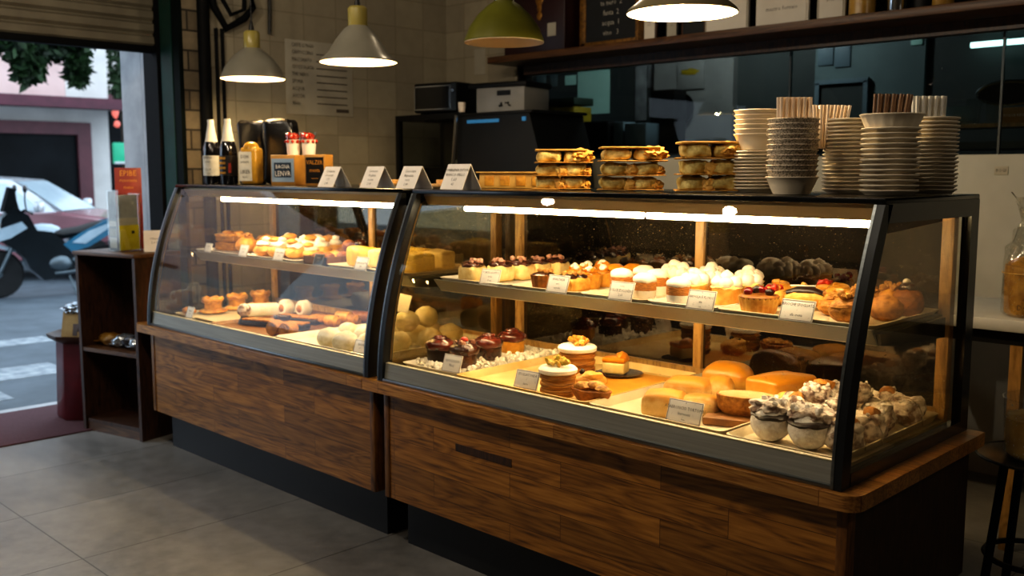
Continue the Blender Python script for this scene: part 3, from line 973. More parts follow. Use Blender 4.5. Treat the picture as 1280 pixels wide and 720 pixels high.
# ------------------------------------------------------------------ pendant lamps
def pendant(x, y, z, d, shade, neck, kind, label, on=True, cord_to=3.0, mark=None):
    t = thing('pendant_lamp', label, 'lamp', (x, y, z))
    r = d / 2
    if kind == 'dome':
        pr = [(r, 0), (r * .97, .012), (r * .86, .055), (r * .66, .10), (r * .42, .135), (r * .24, .155)]
    else:
        pr = [(r, 0), (r * .97, .010), (r * .80, .035), (r * .56, .10), (r * .36, .145), (r * .24, .16)]
    inner = [(q[0] - .004, q[1] + .0) for q in pr]
    s = obj('lamp_shade', lathe(pr, 48, cap=False), shade, t)
    obj('shade_lining', lathe([(a * .985, b - .003) for a, b in pr] + [(.001, pr[-1][1] - .003)], 48, cap=False), 'shade_white', s, label='white inside of the shade')
    zt = pr[-1][1]
    obj('neck', lathe([(r * .24, zt - .006), (r * .25, zt), (r * .25, zt + .075), (r * .2, zt + .085), (0, zt + .086)], 24), neck, t)
    obj('cord_grip', lathe([(.016, 0), (.012, .02), (.006, .05), (.004, .055)], 12), 'cable', t, (0, 0, zt + .085))
    obj('cord', tube([(0, 0, zt + .12), (.0, 0, cord_to - z)], .0035, 6), 'cable', t)
    obj('bulb', add_blob(bm_new(), (0, 0, .065), (.033, .033, .042), 0, 1, 0, 2), 'bulb_on' if on else 'bulb_off', t)
    if mark:
        bm = text_bm(['EISYA'], .03)
        bmesh.ops.rotate(bm, cent=(0, 0, 0), matrix=Matrix.Rotation(R(-68), 3, 'Y'), verts=bm.verts)
        bmesh.ops.rotate(bm, cent=(0, 0, 0), matrix=Matrix.Rotation(R(-36), 3, 'X'), verts=bm.verts)
        me = bpy.data.meshes.new('lettering'); bm.to_mesh(me); bm.free()
        e = R(200 + 45)
        obj('lettering', me, 'chalk', s, (r * .60 * math.cos(R(232)), r * .60 * math.sin(R(232)), .102), (0, 0, R(-38)))
    return t
pendant(-3.567, .50, 1.930, .33, 'shade_grey', 'neck_olive', 'dome', 'lit grey dome pendant lamp, leftmost and nearest the street')
pendant(-2.657, .50, 1.945, .352, 'shade_grey', 'neck_olive', 'cone', 'lit grey cone pendant lamp with small white lettering, above the left case', mark=True)
pendant(-1.720, .50, 1.948, .315, 'shade_olive', 'chrome', 'dome', 'unlit olive green dome pendant lamp above the gap between the cases', on=False)
pendant(-.893, .50, 1.968, .365, 'shade_brown', 'neck_olive', 'cone', 'lit brownish pendant lamp cut by the top edge, above the right case')

# ------------------------------------------------------------------ trays and plates
ZS, ZD = 1.025, .70             # shelf and deck surfaces
def tray(nm, x0, x1, y0, y1, z, m, label, cat='tray', h=.014, flare=.012, th=.004):
    bm = bm_new()
    cx, cy = (x0 + x1) / 2, (y0 + y1) / 2
    def ring(dx, zz, rc=.02):
        a, b = (x1 - x0) / 2 - dx, (y1 - y0) / 2 - dx
        vs = []
        for sx, sy, a0 in ((1, 1, 0), (-1, 1, 90), (-1, -1, 180), (1, -1, 270)):
            for k in range(4):
                q = R(a0 + 30 * k)
                vs.append(bm.verts.new((sx * (a - rc) + rc * math.cos(q), sy * (b - rc) + rc * math.sin(q), zz)))
        return vs
    rs = [ring(flare, 0), ring(0, h), ring(.004, h + .001), ring(flare + .006, th), ]
    for A, B in zip(rs, rs[1:]):
        n = len(A)
        for k in range(n):
            bm.faces.new((A[k], A[(k + 1) % n], B[(k + 1) % n], B[k]))
    bm.faces.new(rs[0][::-1]); bm.faces.new(rs[-1])
    o = obj(nm, bm, m, loc=(cx, cy, z))
    return tag(o, label, cat)
tray('serving_tray', -1.86, -1.475, .27, .725, ZS + .001, 'porcelain', 'white tray of chocolate topped slices at the left end of the right upper shelf')
tray('serving_tray', -1.47, -1.145, .275, .725, ZS + .001, 'cream_tray', 'cream tray under the caramel tarts on the right upper shelf')
tray('serving_tray', -1.14, -.86, .275, .725, ZS + .001, 'cream_tray', 'cream tray under the first cream topped cups on the right upper shelf')
tray('serving_tray', -.855, -.60, .275, .725, ZS + .001, 'porcelain', 'white tray under the tall cream cups in the middle right of the upper shelf')
tray('serving_tray', -.595, -.10, .275, .735, ZS + .001, 'cream_tray', 'wide cream tray of berry tart and danishes at the right end of the upper shelf')
tray('serving_tray', -3.84, -3.36, .275, .70, ZS + .001, 'porcelain', 'white tray under the layered cake at the left end of the left upper shelf')
tray('serving_tray', -3.355, -2.86, .275, .70, ZS + .001, 'porcelain', 'white tray under the cream puffs on the left upper shelf')
tray('serving_tray', -2.63, -2.04, .275, .70, ZS + .001, 'cream_tray', 'cream tray under the yellow cheesecakes on the left upper shelf')
tray('oval_plate', -1.885, -1.56, .10, .70, ZD, 'porcelain', 'long white plate of chocolate domes on coconut in the lower right case', 'plate', .022, .02)
tray('serving_tray', -1.545, -.93, .07, .70, ZD, 'parchment', 'parchment lined tray with the iced layer cakes in the lower right case', h=.028)
tray('serving_tray', -.925, -.43, .07, .73, ZD, 'cream_tray', 'pale tray of bread loaves in the lower right case', h=.028)
tray('serving_tray', -.425, -.085, .07, .735, ZD, 'cream_tray', 'shiny tray under the powdered puffs in the lower right corner', h=.024)
tray('serving_board', -3.83, -3.36, .14, .70, ZD, 'cream_tray', 'pale board under the golden tarts at the lower left end', h=.012)
tray('serving_board', -3.355, -2.74, .09, .70, ZD, 'wood_tray', 'brown wooden board with dark chocolate pieces in the lower left case', h=.016)
tray('serving_tray', -2.72, -2.03, .06, .70, ZD, 'porcelain', 'white tray of white powdered buns in the lower left case', h=.03)
o = obj('paper_liner', add_box(bm_new(), (0, 0, .001), (.26, .36, .002)), 'orange_paper', loc=(-1.075, .46, ZD + .0285 - .023), rot=(0, 0, 0))
tag(o, 'orange paper sheet lying empty in the parchment tray', 'paper')
o = obj('wooden_box', bm_new() if False else add_box(add_box(add_box(add_box(add_box(bm_new(), (0, 0, .005), (.17, .34, .01)), (0, -.165, .02), (.17, .01, .04)), (0, .165, .02), (.17, .01, .04)), (-.08, 0, .02), (.01, .34, .04)), (.08, 0, .02), (.01, .34, .04)), 'wood_tray', loc=(-2.745, .465, ZS))
tag(o, 'brown wooden box of small rolls on the left upper shelf', 'box')

# ------------------------------------------------------------------ price tags
def price_tag(x, y, z, w, h, lines, label, tilt=-20, rz=0, dark=False, size=None):
    t = thing('price_tag', label, 'price tag', (x, y, z), R(rz))
    tl = R(tilt)
    bm = add_box(bm_new(), (0, 0, h / 2), (w, .0025, h), .001)
    s = obj('card', bm, 'card_dark' if dark else 'card', t, rot=(tl, 0, 0))
    bm = bm_new()
    for zz in (.003, h - .003):
        add_box(bm, (0, -.0016, zz), (w - .004, .0006, .0014))
    for xx in (-w / 2 + .003, w / 2 - .003):
        add_box(bm, (xx, -.0016, h / 2), (.0014, .0006, h - .006))
    obj('border', bm, 'tag_edge' if not dark else 'chalk', s)
    lettering(s, lines, size or h * .2, 'chalk' if dark else 'ink', (0, -.0017, h * .52), gap=1.2, squash=.85)
    obj('foot', prism([(0, 0), (h * .5, 0), (h * .48, .002), (.003, .004)], -w * .3, w * .3, 'YZ'), 'card_dark' if dark else 'card', t)
    return t
U = ZS + .006
price_tag(-1.575, .272, U, .094, .062, ['TORTA GIOTTO', ('moka', .8), ('di casa', .7)], 'white price tag before the chocolate topped slices on the upper shelf', rz=6)
price_tag(-1.235, .268, U, .097, .064, ['ANASTASIA', ('noci', .8), ('caramello', .7)], 'white price tag before the caramel tarts on the upper shelf')
price_tag(-.955, .268, U, .099, .064, [('la casa', .6), 'DOLCE ZUCCHERO', ('2,60', .9)], 'white price tag before the first cream cups on the upper shelf')
price_tag(-.645, .266, U, .10, .062, [('la', .6), 'ARUOLA E FLORIO', ('tre', .9), ('etti', .6)], 'white price tag left of the berry tart on the upper shelf')
price_tag(-.325, .266, U, .106, .062, ['BRIOCHE SFOGLIATE', ('r', .6), ('alla crema', .9)], 'white price tag in front of the danish pastries on the upper shelf', rz=-2)
price_tag(-3.69, .272, U, .072, .05, ['TORTA', ('2,40', .8)], 'small faded price tag at the far left end of the left upper shelf')
price_tag(-3.335, .270, U, .08, .06, ['SFOGLIA', ('panna', .9)], 'white price tag before the golden puffs on the left upper shelf')
price_tag(-3.01, .268, U, .087, .062, ['BIGNE CREMA', ('2,20', .9)], 'white price tag before the cream puffs on the left upper shelf')
price_tag(-2.68, .268, U, .074, .054, ['ROLLI', ('cacao', .8)], 'black price tag in front of the wooden box on the left upper shelf', dark=True)
price_tag(-2.36, .266, U, .088, .06, [('la', .6), 'TORTA RICOTTA', ('2,80', .8)], 'white price tag before the yellow cheesecakes on the left upper shelf')
D = ZD + .022
price_tag(-1.60, .10, D, .092, .066, ['CIOCCOLATA', ('Noci', 1.1)], 'white price tag in front of the chocolate domes in the lower right case', rz=4)
price_tag(-1.215, .092, D, .102, .064, ['SFOGLIATONDA', ('e', .6), ('bacio', .9)], 'white price tag left of the small iced layer cake in the lower right case', rz=4)
price_tag(-.575, .088, D, .118, .068, [('di', .5), 'ATABRONCIO TORTOMBE', ('Icerooens', .9), ('forno', .5)], 'white price tag in front of the bread loaves in the lower right case', rz=2)
price_tag(-3.585, .10, D - .01, .07, .06, ['TARTE', ('1,90', .8)], 'small white price tag before the golden tarts in the lower left case')
price_tag(-2.14, .092, D, .086, .056, ['BIANCHI', ('2,10', .8)], 'white price tag before the white buns in the lower left case')

# ------------------------------------------------------------------ pastries
US, DS = ZS + .0055, ZD + .0045
# chocolate topped cream slices
def choc_slice(label, seed):
    t = thing('cake_slice', label, 'cake slice', (0, 0, 0), 0, None)
    bm = rbox(.085, .088, .06, .016)
    for v in bm.verts:
        v.co += Vector((noise.noise(v.co * 30 + Vector((seed, 0, 0))), noise.noise(v.co * 30 + Vector((0, seed, 5))), 0)) * .003
    obj('sponge', bm, 'sponge', t)
    obj('chocolate_top', add_blob(bm_new(), (0, 0, .060), (.046, .047, .017), .18, 2.5, seed, 3), 'choc', t)
    obj('flakes', crumbs(9, .034, .034, .072, .010, seed, .006), 'choc_flake', t)
    return t
words = ['front', 'second', 'third', 'fourth', 'rearmost']
for i, (x, y) in enumerate([(-1.707, .315), (-1.645, .405), (-1.625, .495), (-1.62, .585), (-1.595, .672)]):
    o = choc_slice('%s chocolate topped cream slice in the row on the white tray' % words[i], i + 1)
    o.location = (x, y, US)
    o.rotation_euler = (0, 0, R([8, -4, 5, -3, 6][i]))
    o.scale = (1.0, 1.0, 1.06)

def fluted(r0, r1, h, n=16, amp=.05, th=.006):
    w = lambda a, z: 1 + amp * math.cos(a * n) * min(1, z / h + .2)
    return lathe([(r0, 0), (r0 + (r1 - r0) * .5, h * .5), (r1, h), (r1 - th, h + .001), (r1 - th * 1.6, h - .006)], n * 4, w)

def tart(label, kind, seed):
    t = thing('tart', label, 'tart')
    if kind == 'choc':
        obj('crust', fluted(.036, .044, .052), 'crust_dark', t)
        obj('filling', add_blob(bm_new(), (0, 0, .052), (.042, .042, .012), .15, 3, seed), 'choc', t)
        obj('nuts', crumbs(10, .032, .032, .062, .009, seed, .005), 'nuts', t)
    elif kind == 'nut':
        bm = rbox(.105, .08, .05, .014)
        for v in bm.verts:
            v.co.x += .0025 * math.cos(v.co.x * 400); v.co.y += .002 * math.cos(v.co.x * 380)
        obj('crust', bm, 'golden_pale', t)
        obj('filling', add_blob(add_blob(bm_new(), (-.025, 0, .054), (.032, .038, .013), .2, 3, seed), (.03, 0, .052), (.028, .036, .010), .2, 3, seed + 1), 'choc', t)
        obj('nuts', crumbs(14, .042, .032, .062, .009, seed, .006), 'nuts', t)
    elif kind == 'custard':
        obj('crust', fluted(.034, .042, .05, 12, .06), 'golden', t)
        obj('filling', add_blob(bm_new(), (0, 0, .05), (.039, .039, .014), .15, 3, seed), 'caramel', t)
        obj('nuts', crumbs(7, .028, .028, .062, .010, seed, .006), 'orange_fruit', t)
        obj('cream_dollop', add_blob(add_blob(bm_new(), (-.008, .004, .070), (.016, .016, .013), .3, 3, seed), (.012, -.008, .066), (.011, .011, .010), .3, 3, seed + 3), 'cream', t)
    elif kind == 'orange':
        obj('crust', fluted(.034, .042, .05, 12, .06), 'golden', t)
        obj('filling', add_blob(bm_new(), (0, 0, .058), (.038, .038, .020), .2, 3, seed), 'orange_fruit', t)
    return t
for (x, y, k, sd, lb) in [(-1.348, .325, 'choc', 1, 'dark round chocolate nut tart at the front left of the tart tray'), (-1.222, .345, 'nut', 2, 'oblong golden tart with chocolate and nuts at the front of the tart tray'),
                          (-1.24, .46, 'custard', 3, 'caramel custard tart with cream, second behind the oblong nut tart'), (-1.25, .545, 'custard', 4, 'caramel custard tart with cream in the middle of the tart column'),
                          (-1.262, .625, 'orange', 5, 'orange glazed tart near the back of the tart column'), (-1.225, .69, 'orange', 6, 'orange glazed tart at the very back right of the tart tray'),
                          (-1.375, .595, 'custard', 7, 'cream dotted custard tart at the back left of the tart tray'), (-1.37, .682, 'custard', 8, 'cream dotted custard tart in the rear left corner of the tart tray'), (-1.345, .50, 'custard', 9, 'caramel custard tart behind the dark chocolate nut tart')]:
    o = tart(lb, k, sd)
    o.location = (x, y, US)
    o.rotation_euler = (0, 0, sd * .7)

def cream_cup(label, seed, big=False):
    t = thing('cream_cup', label, 'cream cake')
    if not big:
        obj('paper_cup', lathe([(.034, 0), (.038, .022), (.0385, .03)], 28), 'porcelain', t)
        obj('cake_band', lathe([(.0375, .028), (.038, .034), (.038, .056), (.036, .06)], 28, lambda a, z: 1 + .02 * math.sin(a * 9 + z * 300)), 'cakecut', t)
        obj('cream_dome', add_blob(bm_new(), (0, 0, .062), (.039, .039, .022), .08, 2, seed, 3), 'cream', t)
    else:
        obj('paper_cup', lathe([(.036, 0), (.041, .03), (.042, .045)], 28), 'golden_pale', t)
        bm = bm_new()
        for k in range(7):
            a = k * 2 * PI / 6
            rr = .026 if k < 6 else 0
            add_blob(bm, (rr * math.cos(a), rr * math.sin(a), .058 if k < 6 else .072), (.021, .021, .020), .2, 2.5, seed + k, 2)
        obj('cream_swirl', bm, 'cream', t)
        bm = bm_new()
        add_blob(bm, (0, 0, .046), (.045, .045, .012), .12, 3, seed, 3)
        obj('cake_band', bm, 'cream_yellow', t)
    return t
for i, (x, y, big, lb) in enumerate([(-1.067, .42, 0, 'cream domed cup partly behind the third price tag'), (-.915, .35, 0, 'cream domed cup in white paper right of the third price tag'), (-.96, .48, 0, 'cream domed cup second in its row behind the third price tag'),
                                     (-1.075, .56, 0, 'cream domed cup at the left of the second cream row'), (-1.015, .66, 1, 'swirled cream cup at the back left of the cream cakes'), (-.93, .59, 1, 'swirled cream cup at the back right of the cream cakes'),
                                     (-.762, .325, 0, 'front cream domed cup with brown band, left of the berry tart tag'), (-.79, .455, 1, 'swirled cream cup just behind the front brown banded cup'), (-.80, .56, 1, 'swirled cream cup third in the brown banded row'), (-.86, .66, 1, 'swirled cream cup last in the brown banded row'),
                                     (-.665, .45, 1, 'frothy cream cup directly left behind the berry tart'), (-.655, .56, 1, 'frothy cream cup farther behind the berry tart'), (-.71, .655, 1, 'frothy cream cup at the rear beside the oak mullion')]):
    o = cream_cup(lb, i * 3 + 1, big)
    o.location = (x, y, US)
    s = 1.02 if not big else 1.12
    o.scale = (s, s, s * 1.05)

# berry tart
t = thing('berry_tart', 'round fluted tart topped with dark berries beside the fourth price tag', 'tart', (-.487, .345, US))
obj('crust', fluted(.050, .060, .048, 22, .03), 'golden_pale', t)
obj('chocolate_rim', lathe([(.058, .044), (.0605, .05), (.055, .055), (0, .056)], 40), 'crust_dark', t)
r_ = random.Random(4)
for k in range(8):
    a = k * .8
    q = .034 if k < 6 else .012
    obj('berry', add_blob(bm_new(), (q * math.cos(a), q * math.sin(a), .064 + (.008 if k > 5 else 0)), (.014, .013, .011), .15, 3, k, 2), 'berry' if k % 3 else 'dark_choc', t)

def danish(label, seed, top, r=.05, h=.04, m='golden'):
    t = thing('danish', label, 'pastry')
    bm = bm_new()
    add_blob(bm, (0, 0, h * .55), (r, r * .92, h * .62), .14, 2.2, seed, 3, 0)
    pts = []
    for k in range(22):
        a = k * .55
        q = r * (.86 - .028 * k)
        pts.append((q * math.cos(a), q * math.sin(a) * .92, h * .72 + .0012 * k))
    add_tube(bm, pts, r * .17, 8)
    obj('dough', bm, m, t)
    if top == 'red':
        obj('fruit', crumbs(6, r * .5, r * .5, h * 1.15, .011, seed, .008, 0, 2), 'fruit_red', t)
    elif top == 'nuts':
        obj('topping', crumbs(16, r * .7, r * .7, h * 1.1, .010, seed, .012), 'nuts', t)
    elif top == 'choc':
        obj('glaze', add_blob(bm_new(), (0, 0, h * 1.1), (r * .6, r * .55, h * .28), .2, 3, seed), 'choc', t)
        obj('cream_dollop', add_blob(bm_new(), (r * .2, -r * .1, h * 1.38), (.011, .011, .009), .2, 3, seed), 'cream', t)
    elif top == 'glaze':
        obj('glaze', add_blob(bm_new(), (0, 0, h * .98), (r * .55, r * .5, h * .22), .2, 3, seed), 'custard', t)
    return t
for i, (x, y, top, r, h, m, lb) in enumerate([
        (-.60, .665, 'plain', .05, .05, 'golden', 'plain golden bun at the back behind the berry tart'),
        (-.535, .52, 'red', .046, .045, 'golden_pale', 'danish with red fruit just behind the berry tart'),
        (-.50, .62, 'glaze', .046, .05, 'golden_pale', 'custard glazed danish behind the red fruit danish'),
        (-.455, .70, 'red', .046, .052, 'golden', 'red fruit danish at the back left of the oak coloured buns'),
        (-.385, .655, 'plain', .052, .058, 'golden', 'tall golden bun at the back centre of the danish tray'),
        (-.335, .57, 'glaze', .050, .052, 'golden', 'glazed golden bun behind the dark glazed eclair'),
        (-.285, .655, 'nuts', .05, .05, 'golden_pale', 'nut topped danish at the back right of the danish tray'),
        (-.30, .45, 'nuts', .048, .046, 'crust', 'nut topped danish right of the dark glazed eclair'),
        (-.205, .345, 'nuts', .056, .064, 'crust', 'large round nut topped bun right of the last upper price tag'),
        (-.255, .53, 'nuts', .05, .06, 'crust', 'nut topped bun behind the large round nut bun'),
        (-.15, .46, 'plain', .048, .06, 'crust', 'plain brown bun behind the black post at the right end'),
        (-.20, .62, 'nuts', .046, .07, 'golden', 'tall nut bun near the right rear end of the upper shelf'),
        (-.145, .60, 'choc', .046, .072, 'crust_dark', 'tall dark bun with chocolate and cream dot at the right end')]):
    o = danish(lb, i * 2 + 3, top, r, h, m)
    o.location = (x, y, US)
    o.rotation_euler = (0, 0, i * 1.3)
t = thing('eclair', 'eclair with shiny dark chocolate stripes among the danishes', 'pastry', (-.415, .49, US), R(20))
bm = bm_new()
add_tube(bm, [(-.058, 0, .03), (-.03, 0, .036), (.03, 0, .036), (.058, 0, .03)], [.014, .027, .027, .014], 14)
obj('dough', bm, 'golden_pale', t)
obj('glaze', add_tube(bm_new(), [(-.055, 0, .052), (-.02, 0, .060), (.025, 0, .060), (.055, 0, .052)], [.012, .022, .022, .012], 12, False, .6), 'dark_choc', t)
obj('icing_stripe', tube([(-.045, .006, .0735), (-.01, -.006, .0755), (.03, .006, .0745)], .0025, 6), 'cream', t)

# chocolate domes on coconut
bm = bm_new()
r_ = random.Random(9)
for k in range(520):
    x, y = r_.uniform(-.135, .135), r_.uniform(-.27, .27)
    if x < -.02 and y > -.05 and r_.random() < .5:
        continue
    s = r_.uniform(.007, .013)
    add_blob(bm, (x, y, .008 + r_.uniform(0, .016)), (s, s * r_.uniform(.6, 1.2), s * r_.uniform(.5, 1)), .5, 2.5, k, 1, None, (r_.uniform(0, 3), r_.uniform(0, 3), 0))
o = obj('coconut_flakes', bm, 'coconut', loc=(-1.715, .40, ZD + .008))
tag(o, 'white coconut flakes spread under the chocolate domes', 'coconut', None, 'stuff')
def dome(label, seed, body, cap, top):
    t = thing('chocolate_dome', label, 'chocolate cake')
    bm = lathe([(.040, 0), (.044, .012), (.045, .052), (.042, .060)], 20, lambda a, z: 1 + .05 * math.cos(4 * a) + .015 * math.sin(7 * a + seed))
    obj('body', bm, body, t)
    bm = bm_new()
    add_blob(bm, (0, 0, .060), (.052, .052, .028), .08, 2, seed, 3)
    for k in range(3):
        q = .045 - .013 * k
        add_tube(bm, [(q * math.cos(a * PI / 8), q * math.sin(a * PI / 8), .066 + .010 * k) for a in range(16)], .006, 6, True)
    obj('chocolate_cap', bm, cap, t)
    if top == 'cherry':
        obj('cherry', add_blob(bm_new(), (0, 0, .094), (.014, .014, .011), .1, 2, seed, 2), 'fruit_red', t)
        obj('flakes', crumbs(8, .03, .03, .083, .009, seed, .004), 'choc_flake', t)
    return t
for i, (x, y, b, c, tp, lb) in enumerate([(-1.785, .215, 'dark_choc', 'choc_red', '', 'dark chocolate dome nearest the front left on the coconut plate'), (-1.648, .215, 'choc', 'choc', 'cherry', 'chocolate dome with a red cherry on the coconut plate'),
                                         (-1.692, .385, 'choc', 'choc_red', '', 'plain shiny chocolate dome third along the coconut plate'), (-1.715, .54, 'golden', 'choc_red', '', 'yellow sided chocolate dome at the back of the coconut plate')]):
    o = dome(lb, i + 2, b, c, tp)
    o.location = (x, y, ZD + .022)
    o.rotation_euler = (0, 0, .5 + i)
    o.scale = (1.12, 1.12, 1.08)

def layer_cake(label, seed, h):
    t = thing('layer_cake', label, 'cake')
    n = int(h / .011)
    pr = []
    for k in range(n):
        z = k * h / n
        rr = .054 * (1.0 if k % 2 else .94)
        pr += [(rr, z + .001), (rr, z + h / n - .001)]
    obj('cake_layers', lathe(pr, 40, lambda a, z: 1 + .025 * noise.noise(Vector((math.cos(a) * 3, math.sin(a) * 3, z * 120 + seed)))), 'layered', t)
    obj('icing', lathe([(.052, h - .006), (.058, h - .002), (.059, h + .008), (.052, h + .015), (.03, h + .018), (0, h + .018)], 40, lambda a, z: 1 + .03 * noise.noise(Vector((math.cos(a) * 2, math.sin(a) * 2, seed)))), 'cream', t)
    obj('nuts', crumbs(34, .036, .028, h + .020, .0095, seed, .014, .010), 'pistachio' if seed % 2 else 'golden', t)
    return t
o = layer_cake('small round layer cake with white icing in the front of the parchment tray', 3, .078)
o.location = (-1.13, .165, ZD + .0045)
o.scale = (1.12, 1.12, 1.05)
o = layer_cake('taller round layer cake with white icing and golden crumbs behind it', 4, .108)
o.location = (-1.235, .385, ZD + .0045)
o.scale = (1.2, 1.2, 1.05)
o['label'] = 'taller iced layer cake with golden crumbs, behind the small one'
t = thing('cake_wedge', 'cake slice with orange top on a brown saucer in the parchment tray', 'cake slice', (-1.19, .55, ZD + .0155), R(20))
obj('sponge', rbox(.085, .07, .042, .008), 'cream_yellow', t)
obj('orange_top', add_blob(add_box(bm_new(), (0, 0, .05), (.088, .073, .018), .007), (.024, 0, .062), (.022, .028, .02), .2, 3, 3), 'orange_fruit', t)
o = obj('saucer', lathe([(.05, 0), (.085, .009), (.086, .011), (.05, .004), (0, .004)], 36), 'choc', loc=(-1.18, .56, ZD + .0045))
tag(o, 'small brown saucer under the orange topped slice', 'saucer')
t = thing('fruit_pastry', 'folded pastry with a dark raisin between the iced layer cakes', 'pastry', (-1.105, .30, ZD + .0045), R(15))
obj('dough', add_blob(add_blob(bm_new(), (0, 0, .03), (.06, .045, .032), .18, 2, 5, 3, 0), (.015, -.01, .052), (.04, .032, .018), .2, 2, 8), 'golden_pale', t)
obj('raisin', crumbs(3, .035, .02, .06, .009, 5, .004, 0, 2), 'dark_choc', t)
t = thing('boat_tart', 'brown boat shaped tart with almond filling, front right of the parchment tray', 'tart', (-.985, .165, ZD + .0045), R(6))
bm = bm_new()
rings = []
for s, z in ((.62, 0), (.86, .02), (1.0, .042), (.94, .046), (.86, .040)):
    rings.append([bm.verts.new((.078 * s * math.cos(2 * PI * k / 32), .048 * s * math.sin(2 * PI * k / 32) * (1 - .25 * abs(math.cos(2 * PI * k / 32))), z)) for k in range(32)])
for A, B in zip(rings, rings[1:]):
    for k in range(32):
        bm.faces.new((A[k], A[(k + 1) % 32], B[(k + 1) % 32], B[k]))
bm.faces.new(rings[0][::-1]); bm.faces.new(rings[-1])
obj('crust', bm, 'crust_dark', t)
obj('filling', add_blob(add_blob(add_blob(bm_new(), (-.03, 0, .05), (.034, .028, .015), .25, 3, 2), (.012, .01, .054), (.034, .026, .016), .25, 3, 6), (.048, -.005, .050), (.026, .022, .014), .25, 3, 7), 'nuts', t)

# bread loaves
def loaf(label, sx, sy, sz, m, seed, bev=.017):
    bm = rbox(sx, sy, sz, bev, 4)
    bmesh.ops.subdivide_edges(bm, edges=bm.edges[:], cuts=2, use_grid_fill=True)
    for v in bm.verts:
        q = (1 - (v.co.x / (sx / 2)) ** 2) * (1 - (v.co.y / (sy / 2)) ** 2)
        if v.co.z > sz * .5:
            v.co.z += .012 * max(0, q)
        d = noise.noise(v.co * 16 + Vector((seed, 0, 0)))
        v.co.x += .004 * d
        v.co.y += .004 * noise.noise(v.co * 14 + Vector((0, seed, 2)))
        if v.co.z > .01:
            v.co.z += .005 * d
    return tag(obj('bread_loaf', bm, m), label, 'bread')
B0 = DS
o = loaf('small square bread with pale crumb side at the front left of the bread tray', .125, .12, .068, 'bread', 1); o.location = (-.72, .20, B0); o.rotation_euler = (0, 0, R(28))
o = loaf('pale domed bread in the middle of the bread row, behind the square bread', .15, .12, .072, 'bread', 2, .024); o.location = (-.765, .40, B0); o.rotation_euler = (0, 0, R(18))
o = loaf('narrow soft bread tucked right of the pale domed bread', .10, .11, .070, 'bread', 3, .03); o.location = (-.70, .475, B0); o.rotation_euler = (0, 0, R(30))
o = loaf('deep golden domed bread at the back of the bread tray', .165, .13, .092, 'bread_gold', 4, .04); o.location = (-.745, .60, B0); o.rotation_euler = (0, 0, R(15))
o = loaf('flat pale bread right behind the bread price tag', .13, .10, .055, 'bread', 5, .025); o.location = (-.63, .265, B0); o.rotation_euler = (0, 0, R(10))
o = loaf('golden block shaped bread at the back beside the powdered puffs', .135, .20, .090, 'bread_gold', 6, .016); o.location = (-.535, .58, B0); o.rotation_euler = (0, 0, R(-12))
t = thing('cut_loaf', 'half log cake with a flat cut top resting beside the block bread', 'cake', (-.495, .30, B0 + .026), R(24))
bm = bm_new()
rings = []
for k, (s, z) in enumerate(((.80, 0), (.96, .016), (1.0, .05), (1.0, .056))):
    rings.append([bm.verts.new((.088 * s * math.cos(2 * PI * j / 28), .056 * s * math.sin(2 * PI * j / 28), z)) for j in range(28)])
for A, B in zip(rings, rings[1:]):
    for k in range(28):
        bm.faces.new((A[k], A[(k + 1) % 28], B[(k + 1) % 28], B[k]))
bm.faces.new(rings[0][::-1]); bm.faces.new(rings[-1])
obj('body', bm, 'crust', t)
obj('cut_face', add_blob(bm_new(), (0, 0, .057), (.083, .052, .003), .03, 3, 3), 'cut_top', t)
o = obj('cake_board', add_box(bm_new(), (0, 0, .0125), (.19, .15, .025), .006), 'wood_tray', loc=(-.50, .275, DS), rot=(0, 0, R(20)))
tag(o, 'brown cake board under the half log cake', 'board')
o = obj('dough_ball', add_blob(bm_new(), (0, 0, .024), (.026, .026, .025), .05, 2, 3), 'golden_pale', loc=(-.44, .43, DS + .028))
tag(o, 'small round golden ball between block bread and powdered puffs', 'pastry')
o.location.z = DS + .03

# powdered puffs
def puff(label, seed, kind):
    t = thing('powdered_puff', label, 'pastry')
    if kind == 'roll':
        bm = bm_new()
        add_blob(bm, (0, .01, .046), (.05, .05, .048), .06, 1.6, seed, 3, 0)
        obj('dough', bm, 'powder', t)
        obj('chocolate_filling', add_blob(bm_new(), (0, .008, .064), (.0515, .048, .014), .14, 2.2, seed, 3), 'dark_choc', t)
        bm = bm_new()
        add_blob(bm, (0, .020, .080), (.054, .046, .026), .30, 2.8, seed + 2, 4)
        obj('sugar_cap', bm, 'powder_mix', t)
        obj('sugar_chips', crumbs(10, .04, .034, .098, .009, seed, .008), 'powder', t)
    else:
        bm = bm_new()
        add_blob(bm, (0, 0, .036), (.048, .046, .04), .28, 2.6, seed, 3, 0)
        for k in range(4):
            a = k * 1.7 + seed
            add_blob(bm, (.026 * math.cos(a), .026 * math.sin(a), .058 + .01 * math.sin(k * 3 + seed)), (.022, .022, .018), .35, 3, seed + k, 2)
        obj('dough', bm, 'powder_mix', t)
        obj('sugar_chips', crumbs(9, .042, .042, .062, .008, seed, .018), 'powder', t)
        if seed % 4 != 3:
            obj('brown_top', add_blob(bm_new(), (.012 * math.cos(seed), .012 * math.sin(seed), .076), (.024, .021, .016), .3, 3, seed), 'crust', t, label='brown baked top')
    return t
